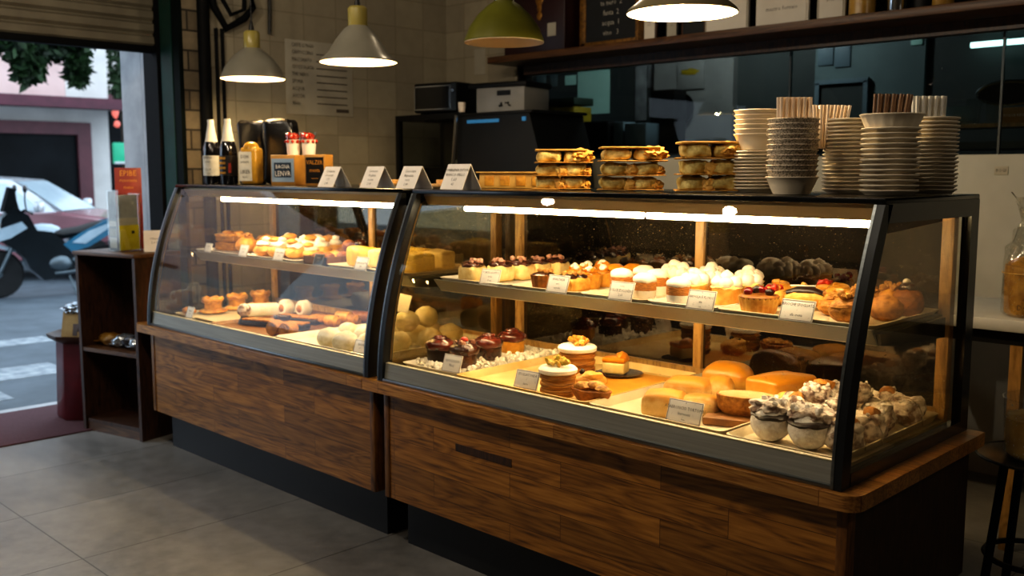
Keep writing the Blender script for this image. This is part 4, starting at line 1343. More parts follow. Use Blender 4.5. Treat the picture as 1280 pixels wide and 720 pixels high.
spots = [(-.33, .155, 'roll', 'front left powdered roll with a chocolate band by the steel edge'), (-.215, .155, 'roll', 'second powdered roll with a chocolate band by the steel edge'), (-.375, .36, 'lump', 'powdered puff behind the front left roll'),
         (-.275, .30, 'lump', 'powdered puff in the middle between both banded rolls'), (-.135, .20, 'lump', 'powdered puff half behind the black corner post'), (-.265, .43, 'lump', 'powdered puff in the centre of the heap'),
         (-.135, .345, 'lump', 'powdered puff seen through the end glass near the front'), (-.17, .48, 'lump', 'powdered puff in the middle of the end glass'), (-.39, .60, 'lump', 'powdered puff at the back left of the heap'),
         (-.30, .62, 'lump', 'powdered puff at the back centre of the heap'), (-.205, .635, 'lump', 'powdered puff at the back of the heap near the end glass'), (-.135, .60, 'lump', 'powdered puff at the rear right corner of the heap'), (-.37, .49, 'lump', 'powdered puff in the left middle of the heap')]
for i, (x, y, k, lb) in enumerate(spots):
    o = puff(lb, i * 2 + 1, k)
    o.location = (x, y, DS)
    o.rotation_euler = (0, 0, i * .9 if k != 'roll' else R(18))
    s = 1.12 if k == 'roll' else 1.1
    o.scale = (s, s, s)
for i, (x, y, z, lb) in enumerate([(-.225, .455, .075, 'powdered puff lying on top of the heap'), (-.32, .40, .07, 'powdered puff on top at the left of the heap')]):
    o = puff(lb, 41 + i * 3, 'lump')
    o.location = (x, y, DS + z)
    o.scale = (.85, .85, .8)
bm = bm_new()
for (x, y, rr, a) in [(-.125, .30, .05, .3), (-.12, .20, .045, .1), (-.13, .56, .06, -.2), (-.2, .2, .05, .5)]:
    add_tube(bm, [(x + rr * math.cos(k * PI / 8), y + .012 * math.sin(k), DS + .015 + rr * 1.3 * math.sin(k * PI / 8)) for k in range(9)], .0016, 5)
o = obj('plastic_wrap', bm, 'film', loc=(0, 0, 0))
tag(o, 'curled strands of clear plastic wrap over the powdered puffs', 'plastic wrap', None, 'stuff')

# ------------------------------------------------------------------ left case, upper shelf
t = thing('layered_cake_block', 'golden layered cake block at the left end of the left upper shelf', 'cake', (-3.74, .45, US), R(12))
obj('cake_layers', add_box(add_box(bm_new(), (0, 0, .022), (.15, .12, .044), .008), (0, 0, .062), (.148, .118, .03), .01), 'layered', t)
obj('glazed_top', add_blob(add_blob(add_box(bm_new(), (0, 0, .082), (.152, .122, .014), .006), (-.03, 0, .094), (.03, .035, .012), .2, 3, 2), (.04, .01, .093), (.025, .03, .012), .2, 3, 4), 'golden', t)
for i, (x, y, s, k, lb) in enumerate([
        (-3.545, .42, 1.2, 'nuts', 'lumpy golden puff right of the layered cake block'), (-3.54, .55, 1.15, 'plain', 'golden puff behind the lumpy one beside the layered cake'),
        (-3.43, .47, 1.15, 'glaze', 'shiny golden puff in the middle of the first white tray'), (-3.44, .60, 1.2, 'plain', 'golden puff at the back of the first white tray'),
        (-3.665, .60, 1.1, 'plain', 'golden puff at the back behind the layered cake block')]):
    o = danish(lb, 30 + i * 3, k, .052, .06, ['golden', 'golden_pale'][i % 2])
    o.location = (x, y, US); o.rotation_euler = (0, 0, i * .8); o.scale = (s, s, s)
def cream_puff(label, seed):
    t = thing('cream_puff', label, 'pastry')
    obj('shell', add_blob(bm_new(), (0, 0, .028), (.056, .05, .03), .18, 2.2, seed, 3, 0), 'golden_pale', t)
    obj('cream', add_blob(add_blob(bm_new(), (0, 0, .056), (.043, .04, .02), .22, 3, seed), (.012, 0, .076), (.022, .022, .016), .3, 3, seed + 2), 'cream', t)
    obj('shell_lid', add_blob(bm_new(), (-.014, .012, .078), (.03, .028, .015), .2, 2.5, seed + 5), 'golden', t)
    return t
for i, (x, y, s, lb) in enumerate([(-3.265, .36, 1.1, 'cream puff at the front left of the second white tray'), (-3.16, .375, 1.1, 'cream puff front centre behind its price tag'), (-3.055, .40, 1.05, 'cream puff at the front right of the second white tray'),
                                   (-3.255, .50, 1.2, 'cream puff in the second row at the left'), (-3.14, .52, 1.15, 'cream puff in the second row centre'), (-3.03, .53, 1.1, 'cream puff in the second row at the right'),
                                   (-3.22, .63, 1.1, 'cream puff in the last row at the left'), (-3.09, .64, 1.1, 'cream puff in the last row at the right'), (-2.95, .42, .9, 'cream puff beside the wooden box of rolls')]):
    o = cream_puff(lb, i * 2 + 1)
    o.location = (x, y, US); o.rotation_euler = (0, 0, i * 1.1); o.scale = (s, s, s)
def small_roll(label, seed, m, r=.03, ln=.05):
    o = obj('small_roll', add_blob(bm_new(), (0, 0, r * .85), (ln, r, r * .9), .08, 2, seed, 3, 0), m)
    return tag(o, label, 'pastry')
for i, (x, y, m, lb) in enumerate([(-2.775, .345, 'brown_roll', 'brown roll at the front left inside the wooden box'), (-2.715, .35, 'brown_roll', 'brown roll at the front right inside the wooden box'), (-2.775, .43, 'golden_pale', 'pale roll at the left middle of the wooden box'),
                                   (-2.715, .435, 'brown_roll', 'brown roll at the right middle of the wooden box'), (-2.78, .53, 'brown_roll', 'brown roll at the back left of the wooden box'), (-2.715, .535, 'choc', 'dark roll at the back right of the wooden box')]):
    o = small_roll(lb, i, m, .028, .036)
    o.location = (x, y, ZS + .01); o.rotation_euler = (0, 0, R(70 + i * 13))
for i, (x, y, z, lb) in enumerate([(-2.745, .49, .045, 'round brown ball on top of the rolls in the wooden box'), (-2.76, .57, .045, 'dark ball at the back on top of the wooden box rolls')]):
    o = tag(obj('round_roll', add_blob(bm_new(), (0, 0, .026), (.032, .032, .028), .06, 2, i), 'brown_roll' if i == 0 else 'choc'), lb, 'pastry')
    o.location = (x, y, ZS + .01 + z)
for i, (x, y, lb) in enumerate([(-2.57, .58, 'round brown roll at the back behind the yellow cheesecakes'), (-2.645, .655, 'round brown roll in the rear beside the wooden box')]):
    o = tag(obj('round_roll', add_blob(bm_new(), (0, 0, .034), (.048, .042, .036), .08, 2, 5 + i, 3, 0), 'brown_roll'), lb, 'pastry')
    o.location = (x, y, US)
def cheesecake(label, seed):
    bm = rbox(.12, .105, .085, .018)
    bmesh.ops.subdivide_edges(bm, edges=bm.edges[:], cuts=2, use_grid_fill=True)
    for v in bm.verts:
        v.co += Vector((noise.noise(v.co * 14 + Vector((seed, 0, 0))), noise.noise(v.co * 14 + Vector((0, seed, 0))), noise.noise(v.co * 14 + Vector((0, 0, seed))) if v.co.z > .02 else 0)) * .008
    return tag(obj('cheesecake', bm, 'cheesecake' if seed % 2 else 'cream_yellow'), label, 'cake')
for i, (x, y, lb) in enumerate([(-2.52, .40, 'yellow cheesecake piece at the front left of its tray'), (-2.375, .41, 'creamy cheesecake piece at the front centre of its tray'), (-2.235, .40, 'yellow cheesecake piece right of centre by the black post'),
                                (-2.44, .56, 'creamy cheesecake piece in the second row at the left'), (-2.29, .55, 'yellow cheesecake piece in the second row centre'), (-2.14, .52, 'creamy cheesecake piece seen through the side glass of the right case'), (-2.11, .38, 'pale cheesecake piece in the front corner beside the gap between cases')]):
    o = cheesecake(lb, i + 1)
    o.location = (x, y, US); o.rotation_euler = (0, 0, R(10 * (i % 3) - 8))

# ------------------------------------------------------------------ left case, deck
def gold_tart(label, seed):
    t = thing('golden_tart', label, 'tart')
    obj('base', add_blob(bm_new(), (0, 0, .014), (.072, .062, .016), .12, 2, seed, 3, 0), 'golden_pale', t)
    obj('pastry_wall', lathe([(.046, .012), (.042, .05), (.046, .07)], 30, lambda a, z: 1 + .06 * math.cos(5 * a + seed)), 'golden', t)
    obj('pastry_rim', add_tube(bm_new(), [(.046 * math.cos(k * PI / 8), .044 * math.sin(k * PI / 8), .074 + .006 * math.sin(k * 2.1 + seed)) for k in range(16)], .013, 8, True), 'golden', t)
    return t
for x, y, lb, s in [(-3.70, .30, 'golden rimmed tart nearest the small tag in the lower left case', 1), (-3.73, .46, 'golden rimmed tart in the middle of its row of three', 2), (-3.76, .62, 'golden rimmed tart at the back of its row of three', 3)]:
    o = gold_tart(lb, s); o.location = (x, y, ZD + .0045); o.rotation_euler = (0, 0, s)
o = tag(obj('almond_biscuit', add_blob(bm_new(), (0, 0, .018), (.05, .032, .02), .15, 2, 4, 3, 0), 'crust'), 'small dull biscuit left of the small tag at the lower left end', 'biscuit'); o.location = (-3.77, .20, ZD + .0045)
def cream_roll(label, x, y, rz, L, r, z=ZD + .005):
    t = thing('cream_roll', label, 'pastry', (x, y, z), R(rz))
    obj('roll', lathe([(.001, -L / 2), (r * .8, -L / 2), (r, -L / 2 + .012), (r, L / 2 - .012), (r * .8, L / 2), (r * .5, L / 2 + .001), (0, L / 2 - .004)], 24), 'cream', t, (0, 0, r), (R(90), 0, 0))
    obj('filling', add_blob(bm_new(), (0, -L / 2 - .001, r), (r * .5, .006, r * .5), .2, 3, 2), 'caramel', t)
    return t
cream_roll('long white cream roll lying between golden tarts and dark chocolate', -3.43, .43, -22, .17, .034)
cream_roll('short upright looking white roll with yellow centre behind the long roll', -3.36, .53, 5, .06, .042)
cream_roll('short white roll with pale centre at the right of the white rolls', -3.27, .58, 5, .06, .042)
t = thing('choc_egg', 'round dark and silvery chocolate ball on a dark stand in the lower left case', 'chocolate', (-3.27, .235, ZD + .0055))
obj('stand', lathe([(.034, 0), (.026, .02), (.018, .03), (.02, .036)], 20), 'dark_choc', t)
obj('ball', add_blob(bm_new(), (0, 0, .066), (.035, .035, .035), .04, 2, 2), 'powder_mix', t)
for i, (x, y, sx, sy, rz, lb) in enumerate([(-3.14, .26, .22, .07, 18, 'long chocolate eclair slab with pale top nearest the steel edge'), (-2.97, .30, .20, .07, 22, 'chocolate slab with pale top to the right of the first slab'), (-3.10, .44, .26, .07, 15, 'pale topped chocolate slab farther back on the wooden board')]):
    t = thing('chocolate_slab', lb, 'pastry', (x, y, ZD + .0055), R(rz))
    obj('base', rbox(sx, sy, .026, .010), 'dark_choc', t)
    obj('pale_top', add_box(bm_new(), (0, 0, .030), (sx * .97, sy * .95, .010), .005), 'crust', t)
o = tag(obj('chocolate_bar', rbox(.085, .04, .022, .009), 'choc'), 'small brown chocolate bar lying on the slabs', 'chocolate'); o.location = (-3.03, .30, ZD + .043); o.rotation_euler = (0, 0, R(18))
o = tag(obj('almond_cookie', add_blob(bm_new(), (0, 0, .022), (.062, .05, .024), .1, 2, 4, 3, 0), 'crust'), 'oval golden brown cookie on the wooden board', 'biscuit'); o.location = (-3.02, .50, ZD + .0055)
for i, (x, y, L, m, lb) in enumerate([(-2.92, .58, .10, 'golden', 'short golden roll next to the long brown roll'), (-2.86, .655, .15, 'brown_roll', 'long brown roll at the back of the wooden board'), (-2.865, .47, .08, 'golden', 'small golden roll in front of the short golden roll'), (-2.80, .55, .07, 'crust', 'little crusty roll by the edge of the white tray')]):
    o = tag(obj('sausage_roll', tube([(-L / 2, 0, .03), (-L / 2 + .012, 0, .03), (L / 2 - .012, 0, .03), (L / 2, 0, .03)], [.016, .03, .03, .016], 16), m), lb, 'pastry'); o.location = (x, y, ZD + .0055); o.rotation_euler = (0, 0, R(15))
t = thing('swirl_cake', 'two swirled marble cake pieces at the front of the wooden board', 'cake', (-2.82, .165, ZD + .0055), R(14))
for x in (-.04, .04):
    p = obj('piece', lathe([(.0, -.034), (.030, -.034), (.034, -.026), (.034, .026), (.030, .034), (0, .034)], 20, lambda a, z: 1 + .04 * math.cos(3 * a)), 'layered', t, (x, 0, .034), (R(90), 0, R(8)))
obj('swirl', add_tube(bm_new(), [((.003 + .0016 * k) * math.cos(k * .6) + .04, -.0352, .034 + (.003 + .0016 * k) * math.sin(k * .6)) for k in range(22)], .0025, 5), 'caramel', t)
def white_bun(label, seed):
    t = thing('powdered_bun', label, 'bun')
    obj('bun', add_blob(bm_new(), (0, 0, .044), (.047, .044, .048), .14, 2, seed, 3, 0), 'white_bun', t)
    return t
for i, (x, y, z, lb) in enumerate([(-2.405, .135, 0, 'white powdered bun at the front left of the white tray'), (-2.285, .13, 0, 'white powdered bun second along the front of the white tray'), (-2.17, .165, 0, 'white powdered bun just behind the white bun price tag'),
                                   (-2.47, .28, 0, 'white powdered bun in the second row at the left'), (-2.35, .285, 0, 'white powdered bun in the second row centre'), (-2.23, .29, 0, 'white powdered bun in the second row at the right'), (-2.11, .27, 0, 'white powdered bun beside the gap between the cases'),
                                   (-2.44, .43, 0, 'white powdered bun in the third row at the left'), (-2.31, .43, 0, 'white powdered bun in the third row centre'), (-2.18, .43, 0, 'white powdered bun in the third row at the right'), (-2.08, .42, 0, 'white powdered bun in the third row at the far right'),
                                   (-2.40, .56, 0, 'white powdered bun in the last row at the left'), (-2.26, .57, 0, 'white powdered bun in the last row centre'), (-2.12, .57, 0, 'white powdered bun in the last row at the right'), (-2.15, .35, .075, 'white powdered bun on top of the others near the gap'), (-2.20, .50, .075, 'white powdered bun on top towards the back')]):
    o = white_bun(lb, i + 1)
    o.location = (x, y, ZD + .005 + z); o.rotation_euler = (0, 0, i); s = 1.15; o.scale = (s, s, .98)
o = tag(obj('menu_card', quad((-.04, 0, 0), (.04, 0, 0), (.045, .02, .07), (-.035, .02, .075)), 'card'), 'blank white card standing among the white buns near the gap', 'card', None); o.location = (-2.16, .33, ZD + .165)

# ------------------------------------------------------------------ things on top of the cases
TZ = ZT + .0005
def bottle(label, x, y, kind):
    t = thing('sauce_bottle', label, 'bottle', (x, y, TZ), R(35))
    obj('glass_body', lathe([(.040, 0), (.045, .006), (.046, .16), (.043, .19), (.034, .222), (.026, .235), (0, .235)], 28), 'bottle_dark', t)
    obj('wrapped_neck', lathe([(.036, .214), (.029, .24), (.021, .29), (.0165, .318), (.017, .322), (.0165, .338), (0, .339)], 24), 'cap_white', t)
    if kind == 0:
        s = obj('paper_label', lathe([(.0465, .045), (.0465, .15)], 28, cap=False), 'label_white', t)
        lettering(s, ['BIRRA', ('scura', .8), '', ('CL 33', .8), ('------', .8)], .017, 'ink', (0, -.048, .098), gap=1.2)
    else:
        s = obj('paper_label', lathe([(.0465, .045), (.0465, .15)], 28, cap=False), 'box_black', t)
        bm = bm_new()
        for k in range(4):
            add_box(bm, (-.012, -.0465, .06 + k * .025), (.034, .003, .012))
        obj('label_stripes', bm, 'label_yellow', s)
        obj('label_patch', add_box(bm_new(), (.025, -.0405, .085), (.014, .006, .05), rot=(0, 0, R(32))), 'label_red', s)
    return t
bottle('dark bottle with white wrapped neck and white label, leftmost on the case top', -3.785, .37, 0)
bottle('dark bottle with white wrapped neck and yellow striped label, second from left', -3.640, .385, 1)
t = thing('syrup_bottle', 'square golden syrup bottle with a white label beside the dark bottles', 'bottle', (-3.41, .385, TZ), R(28))
obj('body', add_box(bm_new(), (0, 0, .095), (.10, .085, .19), .022, seg=3), 'gold_liquid', t)
obj('shoulder', lathe([(.042, 0), (.034, .022), (.02, .032), (0, .033)], 20), 'gold_liquid', t, (0, 0, .182))
l = obj('paper_label', box(-.048, .025, -.0445, -.0425, .02, .165), 'label_white', t)
lettering(l, [('DON', 1.2), 'arancio', '', ('LIKER', 1.4), ('miele', .9)], .02, 'ink_soft', (-.012, -.0452, .09), squash=.8)
# crumpled black bags behind
for i, (x, y, s, lb) in enumerate([(-3.665, .55, .10, 'crumpled shiny black bag standing behind the dark bottles'), (-3.475, .60, .115, 'bigger shiny black bag standing behind the golden syrup bottle')]):
    bm = bm_new()
    add_box(bm, (0, 0, .17), (s * 1.5, s, .34), .03, seg=3)
    bmesh.ops.subdivide_edges(bm, edges=bm.edges[:], cuts=3, use_grid_fill=True)
    for v in bm.verts:
        v.co += Vector([noise.noise(v.co * 14 + Vector((k * 9 + i, 0, 0))) for k in range(3)]) * .016
        v.co.z = max(0, v.co.z)
    o = tag(obj('black_bag', bm, 'poly_black', loc=(x, y, TZ), rot=(0, 0, R(40))), lb, 'bag')
# tea boxes and cups
def promo_box(label, x, y, w, d, h, m, lm, lines, lw, lh, ink):
    t = thing('tea_box', label, 'box', (x, y, TZ), R(32))
    obj('carton', add_box(bm_new(), (0, 0, h / 2), (w, d, h), .003), m, t)
    l = obj('front_label', box(-lw / 2, lw / 2, -d / 2 - .0012, -d / 2, h * .5 - lh / 2, h * .5 + lh / 2), lm, t)
    obj('label_panel', box(-lw * .38, lw * .38, -d / 2 - .002, -d / 2 - .001, h * .5 - lh * .3, h * .5 + lh * .33), 'navy' if lm != 'box_black' else 'box_black', l)
    lettering(l, lines, lh * .24, ink, (0, -d / 2 - .0026, h * .5), gap=1.25, squash=.8)
    return t
promo_box('orange box with a blue and navy label behind the case edge', -3.085, .40, .125, .16, .145, 'orange_box', 'blue_label', ['BAGNA', ('LENVR', 1.3)], .115, .11, 'card')
promo_box('smaller orange box with a black label next to the first folded card', -2.87, .42, .10, .10, .145, 'orange_box', 'box_black', [('VALZER', 1), ('menta', .9), ('-----', .9)], .088, .12, 'sign_gold')
for x, y, lb in ((-3.135, .455, 'small white cup with red berries, left one on the orange box'), (-3.07, .50, 'small white cup with red berries, right one on the orange box')):
    t = thing('fruit_cup', lb, 'cup', (x, y, TZ + .146))
    obj('cup', lathe([(.030, 0), (.037, .075), (.034, .075), (.0, .07)], 24), 'cup_white', t)
    obj('berries', crumbs(9, .026, .026, .083, .015, 3, .012, 0, 2), 'fruit_red', t)
    obj('printed_band', lathe([(.0358, .055), (.0405, .112), (.038, .112)], 24, cap=False), 'clear', t)
    bm = bm_new()
    for k in range(9):
        a = k * 2 * PI / 9
        add_blob(bm, (.0365 * math.cos(a), .0365 * math.sin(a), .066), (.009, .009, .009), .2, 2, k, 1)
    obj('berry_print', bm, 'fruit_red', t)
# folded sign cards
def tent(label, x, lines, w=.115, h=.088, y=.285, rz=0):
    t = thing('folded_card', label, 'sign card', (x, y, TZ), R(rz))
    obj('card', prism([(-.045, 0), (0, h), (.0015, h), (.055, 0), (.053, 0), (.001, h - .004), (-.043, 0)], -w / 2, w / 2, 'YZ'), 'card', t, smooth=False)
    lettering(t, lines, .0155, 'ink_soft', (0, -.0255, h * .48), (-math.atan2(.045, h), 0, 0), gap=1.25)
    return t
tent('white folded sign card leftmost of the four, beside the small orange box', -2.565, ['Colazione', 'Croissant', '1,50', '2,40'])
tent('white folded sign card second from left on the case top', -2.26, ['Cornetto', 'Sfogliata', 'crema', '2,00'])
tent('white folded sign card third from left by the gap between the cases', -2.02, ['Cioccolata', 'Bignolata', 'nera', '2,80'])
tent('white folded sign card rightmost, with the darkest printing', -1.745, ['VORBLENA DITORI', 'BIANCO MILLO', ('1,60', 1.2), ('45', 1.0)], w=.125, h=.095)
# low trays behind the cards
for x, y, w, lb in ((-2.66, .62, .18, 'pale thin wooden tray lying behind the first folded card'), (-2.2, .66, .34, 'long pale thin tray lying behind the middle folded cards')):
    o = tag(obj('wooden_tray', add_box(add_box(bm_new(), (0, 0, .006), (w, .12, .012), .003), (0, .055, .018), (w, .01, .024), .003), 'gold_wood', loc=(x, y, TZ)), lb, 'tray')
t = thing('pastry_carton', 'amber open carton with small cells behind the rightmost folded card', 'carton', (-1.75, .62, TZ), R(20))
obj('carton', add_box(add_box(bm_new(), (0, 0, .03), (.30, .14, .06), .004), (0, 0, .063), (.32, .16, .006), .002), 'kraft', t)
bm = bm_new()
for k in range(4):
    add_box(bm, (-.105 + k * .07, -.071, .03), (.04, .004, .04), .001)
obj('cell_windows', bm, 'golden', t)

# wrapped snack packs in three stacks
def pack(label, seed, fold):
    t = thing('wrapped_pack', label, 'wrapped snack')
    bm = add_box(bm_new(), (0, 0, .002), (.215, .14, .003), .001)
    bmesh.ops.subdivide_edges(bm, edges=bm.edges[:], cuts=5, use_grid_fill=True)
    for v in bm.verts:
        v.co.z += .003 * noise.noise(v.co * 18 + Vector((seed, 0, 0))) + .003
    obj('paper_board', bm, 'kraft_edge', t)
    for k, x in enumerate((-.052, .045)):
        bm = rbox(.088, .115, .040, .015, 3)
        bmesh.ops.subdivide_edges(bm, edges=bm.edges[:], cuts=2, use_grid_fill=True)
        for v in bm.verts:
            v.co += Vector([noise.noise(v.co * 26 + Vector((seed + j * 5 + k * 3, 0, 0))) for j in range(3)]) * .010
        obj('roll', bm, 'filling_roll', t, (x, 0, .006))
    if fold:
        bm = bm_new()
        add_blob(bm, (.062, -.005, .028), (.05, .066, .026), .35, 3.2, seed, 4)
        add_box(bm, (-.01, 0, .05), (.19, .125, .006), .002)
        obj('paper_fold', bm, 'kraft', t)
    else:
        obj('paper_fold', add_blob(add_blob(bm_new(), (.0, -.052, .022), (.022, .012, .020), .5, 3.5, seed, 3), (.09, -.03, .02), (.018, .035, .018), .4, 3, seed + 2, 3), 'kraft', t)
    return t
for x, y, s, nm, hs in ((-1.378, .46, .98, 'left', (0, .047, .094)), (-1.075, .475, 1.06, 'middle', (0, .047, .094)), (-.775, .50, 1.0, 'right', (0, .052, .104))):
    for k in range(3):
        o = pack('%s kraft wrapped pack of the %s stack on the case top' % (['bottom', 'middle', 'top'][k], nm), int(x * 10) + k * 7, k == 2)
        o.location = (x + .004 * (k - 1), y, TZ + hs[k] * (1 if s <= 1 else 1.04))
        o.rotation_euler = (0, 0, R(38 + 3 * k))
        o['group'] = 'wrapped packs stacked on the case'
        o.scale = (s, s, 1.0 if nm != 'right' else 1.1)

# stacks of paper bowls
def bowl(nm, r0, r1, h, m, ribs=0, seg=36):
    w = (lambda a, z: 1 + ribs * math.cos(a * 18) * (z < h - .004)) if ribs else None
    bm = lathe([(0, .001), (r0, .001), (r0 + (r1 - r0) * .5, h * .5), (r1 - .003, h - .006), (r1, h - .004), (r1 + .001, h - .0015), (r1 - .001, h), (r1 - .004, h - .003)], seg, w, False)
    return obj(nm, bm, m)
B_plain = bowl('paper_bowl', .054, .0775, .052, 'paper_bowl')
B_dish = bowl('paper_bowl', .062, .0775, .0165, 'paper_bowl')
B_lace = bowl('lace_cup', .060, .076, .045, 'lace_cup')
B_rib = bowl('paper_bowl', .062, .084, .05, 'paper_bowl', .012, 72)
first = {}
def stack(x, y, zs, protos, desc, grp, r=1.0):
    n = len(zs)
    for k, z in enumerate(zs):
        p = protos(k)
        if p.name not in first:
            o = p; first[p.name] = 1
        else:
            o = p.copy(); COL.objects.link(o)
        o.location = (x + .0012 * math.sin(k * 2.1), y + .0012 * math.cos(k * 1.7), TZ + z)
        o.rotation_euler = (0, 0, k * .4)
        o.scale = (r, r, 1)
        what = 'paper bowl' if 'bowl' in p.name else 'lace patterned paper cup'
        q = 'topmost' if k == n - 1 else ('bottom' if k == 0 else ORD[k] + ' from the bottom')
        tag(o, '%s white %s in the %s' % (q, what, desc), 'paper bowl' if 'bowl' in p.name else 'paper cup', grp)
z1 = [.0105 * k for k in range(12)]
z1 += [z1[-1] + .018 + .0150 * k for k in range(6)]
stack(-.632, .56, z1, lambda k: B_dish if k < 12 else B_plain, 'leftmost bowl stack beside the wrapped packs', 'bowls in the leftmost stack')
stack(-.415, .385, [0] + [.026 + .0148 * k for k in range(11)], lambda k: B_plain if k == 0 else B_lace, 'second stack', 'cups in the lace patterned stack', .97)
stack(-.345, .60, [.0115 * k for k in range(19)], lambda k: B_dish, 'middle stack between the two straw holders', 'bowls in the middle stack', .99)
stack(-.158, .46, [.0142 * k for k in range(13)] + [.0142 * 12 + .004], lambda k: B_rib if k == 13 else B_dish, 'fourth stack holding the brown straws', 'bowls in the fourth stack', 1.01)
stack(-.137, .70, [.0115 * k for k in range(19)], lambda k: B_dish, 'rightmost stack holding the white straws', 'bowls in the rightmost stack', .93)
# straws
def straws(x, y, z, m, col, n, desc, spread, h, lean=0.0):
    base = obj('straw', tube([(0, 0, 0), (0, 0, h)], .0052, 7), m)
    for k in range(n):
        o = base if k == 0 else base.copy()
        if k:
            COL.objects.link(o)
        row = k % 2
        u = (k / (n - 1) - .5)
        o.location = (x + .7 * .088 * u + .7 * .008 * row, y + .7 * .088 * u - .7 * .012 * row, z)
        a = u * spread + lean
        o.rotation_euler = (0, 0, 0)
        o.rotation_euler = (-a * .7, a * .7, 0)
        q = 'leftmost' if k == 0 else ('rightmost' if k == n - 1 else ['', 'second', 'third', 'fourth', 'fifth', 'sixth', 'seventh', 'eighth', 'ninth', 'tenth', 'eleventh', 'twelfth'][k] + ' from left')
        tag(o, '%s %s straw in the bundle %s' % (q, col, desc), 'straw', 'straws ' + desc)
straws(-.415, .385, TZ + .148, 'straw_pink', 'cream', 12, 'standing in the lace patterned stack', .05, .132)
straws(-.395, .55, TZ + .135, 'straw_pink', 'cream', 12, 'leaning left on the middle stack', .25, .130, .05)
straws(-.165, .46, TZ + .165, 'straw_brown', 'brown', 11, 'standing in the fourth stack', .12, .115, .08)
straws(-.145, .68, TZ + .180, 'straw_white', 'white', 11, 'standing in the rightmost stack', .06, .105)

# ------------------------------------------------------------------ shelf unit by the doorway
SU = thing('shelf_unit', 'dark brown open shelf unit standing between the doorway and the left counter', 'shelf unit', (-4.494, -.093, 0), R(13.6))
W_, D_, H_ = .50, .30, 1.015
obj('side_panel', box(0, .022, 0, D_, 0, H_ - .022), 'dark_wood', SU)
obj('side_panel', box(W_ - .022, W_, 0, D_, 0, H_ - .022), 'dark_wood', SU)
obj('back_panel', box(.022, W_ - .022, D_ - .012, D_, .04, H_ - .022), 'dark_wood', SU)
obj('top_board', box(-.008, W_ + .008, -.01, D_, H_ - .022, H_, .003), 'shelf_wood', SU)
obj('shelf_board', box(.022, W_ - .022, .004, D_ - .012, .455, .477), 'shelf_wood', SU)
obj('bottom_board', box(.022, W_ - .022, .01, D_ - .012, .05, .07), 'dark_wood', SU)
obj('skirting', box(.022, W_ - .022, .012, .03, 0, .05), 'shelf_wood', SU)
def su(x, y, z):
    a = R(13.6)
    return (-4.494 + x * math.cos(a) - y * math.sin(a), -.093 + x * math.sin(a) + y * math.cos(a), z)
for i, (x, y, m, s, rz, lb) in enumerate([(.12, .12, 'snack_gold', .062, 20, 'golden packet at the left on the middle shelf of the unit'), (.225, .13, 'foil', .05, 78, 'silver packet in the middle of the unit shelf'), (.295, .14, 'snack_dark', .05, 84, 'dark glossy packet on the unit shelf'), (.365, .13, 'foil', .05, 86, 'silver packet at the right on the unit shelf'), (.43, .15, 'snack_dark', .045, 90, 'dark packet at the right end of the unit shelf')]):
    bm = add_blob(bm_new(), (0, 0, .034), (s * 1.4, s * .75, .038), .22, 3, i, 3, 0)
    add_box(bm, (s * 1.42, 0, .022), (.03, s * 1.1, .003), .001)
    add_box(bm, (-s * 1.42, 0, .022), (.03, s * 1.1, .003), .001)
    o = tag(obj('snack_packet', bm, m, loc=su(x, y, .478), rot=(0, 0, R(rz))), lb, 'packet')
t = thing('brochure_holder', 'clear acrylic leaflet holder with yellow leaflet on the shelf unit', 'leaflet holder', su(.25, .14, H_ + .001), R(104))
obj('acrylic_case', box(-.072, .072, -.05, .05, 0, .006), 'acrylic', t)
obj('acrylic_panel', box(-.072, .072, -.05, -.047, .006, .315), 'acrylic', t)
obj('acrylic_panel', box(-.072, -.069, -.05, .05, .006, .335), 'acrylic', t)
obj('acrylic_panel', box(.069, .072, -.05, .05, .006, .315), 'acrylic', t)
lf = thing('leaflet_stack', 'yellow and grey leaflet standing inside the clear holder', 'leaflet', su(.25, .14, H_ + .0075), R(104))
obj('yellow_cover', box(-.064, .064, -.038, -.034, 0, .135), 'yellow_print', lf)
obj('grey_cover', box(-.064, .064, -.030, -.026, 0, .30), 'grey_print', lf)
obj('small_emblem', box(.015, .034, -.0395, -.038, .088, .104), 'ink', lf)
obj('pale_band', box(-.064, .064, -.032, -.030, .135, .175), 'paper_dim', lf)
o = tag(obj('leaflet', box(-.0665, -.063, -.02, .042, 0, .32), 'grey_print', loc=su(.25, .14, H_ + .0075), rot=(0, 0, R(104))), 'grey printed leaflet in the left side of the clear holder', 'leaflet')
for z0, z1, m in ((.012, .07, 'paper'), (.075, .12, 'paper_dim'), (.13, .16, 'paper')):
    obj('printed_panel', box(-.0672, -.0665, -.018, .040, z0, z1), m, o)
rs = thing('red_sign', 'red sign with gold lettering standing behind the leaflet holder', 'sign', su(.175, .235, H_ + .001), R(72))
obj('sign_board', box(-.07, .07, -.003, .003, 0, .455, .001), 'sign_red', rs)
lettering(rs, [('EPIBE', 1.35), ('ristorante', .8), ('menu', .8)], .032, 'sign_gold', (0, -.0036, .385), gap=1.2, squash=.9)
o = thing('small_card', 'small white card standing on the shelf unit beside the glass case', 'card', su(.43, .19, H_ + .001), R(64))
obj('card', prism([(-.02, 0), (0, .115), (.002, .115), (.03, 0), (.028, 0), (.001, .11), (-.018, 0)], -.055, .055, 'YZ'), 'card', o, smooth=False)
lettering(o, ['Offerta', '2 x 3'], .016, 'ink_soft', (0, -.0125, .06), (-math.atan2(.02, .115), 0, 0))

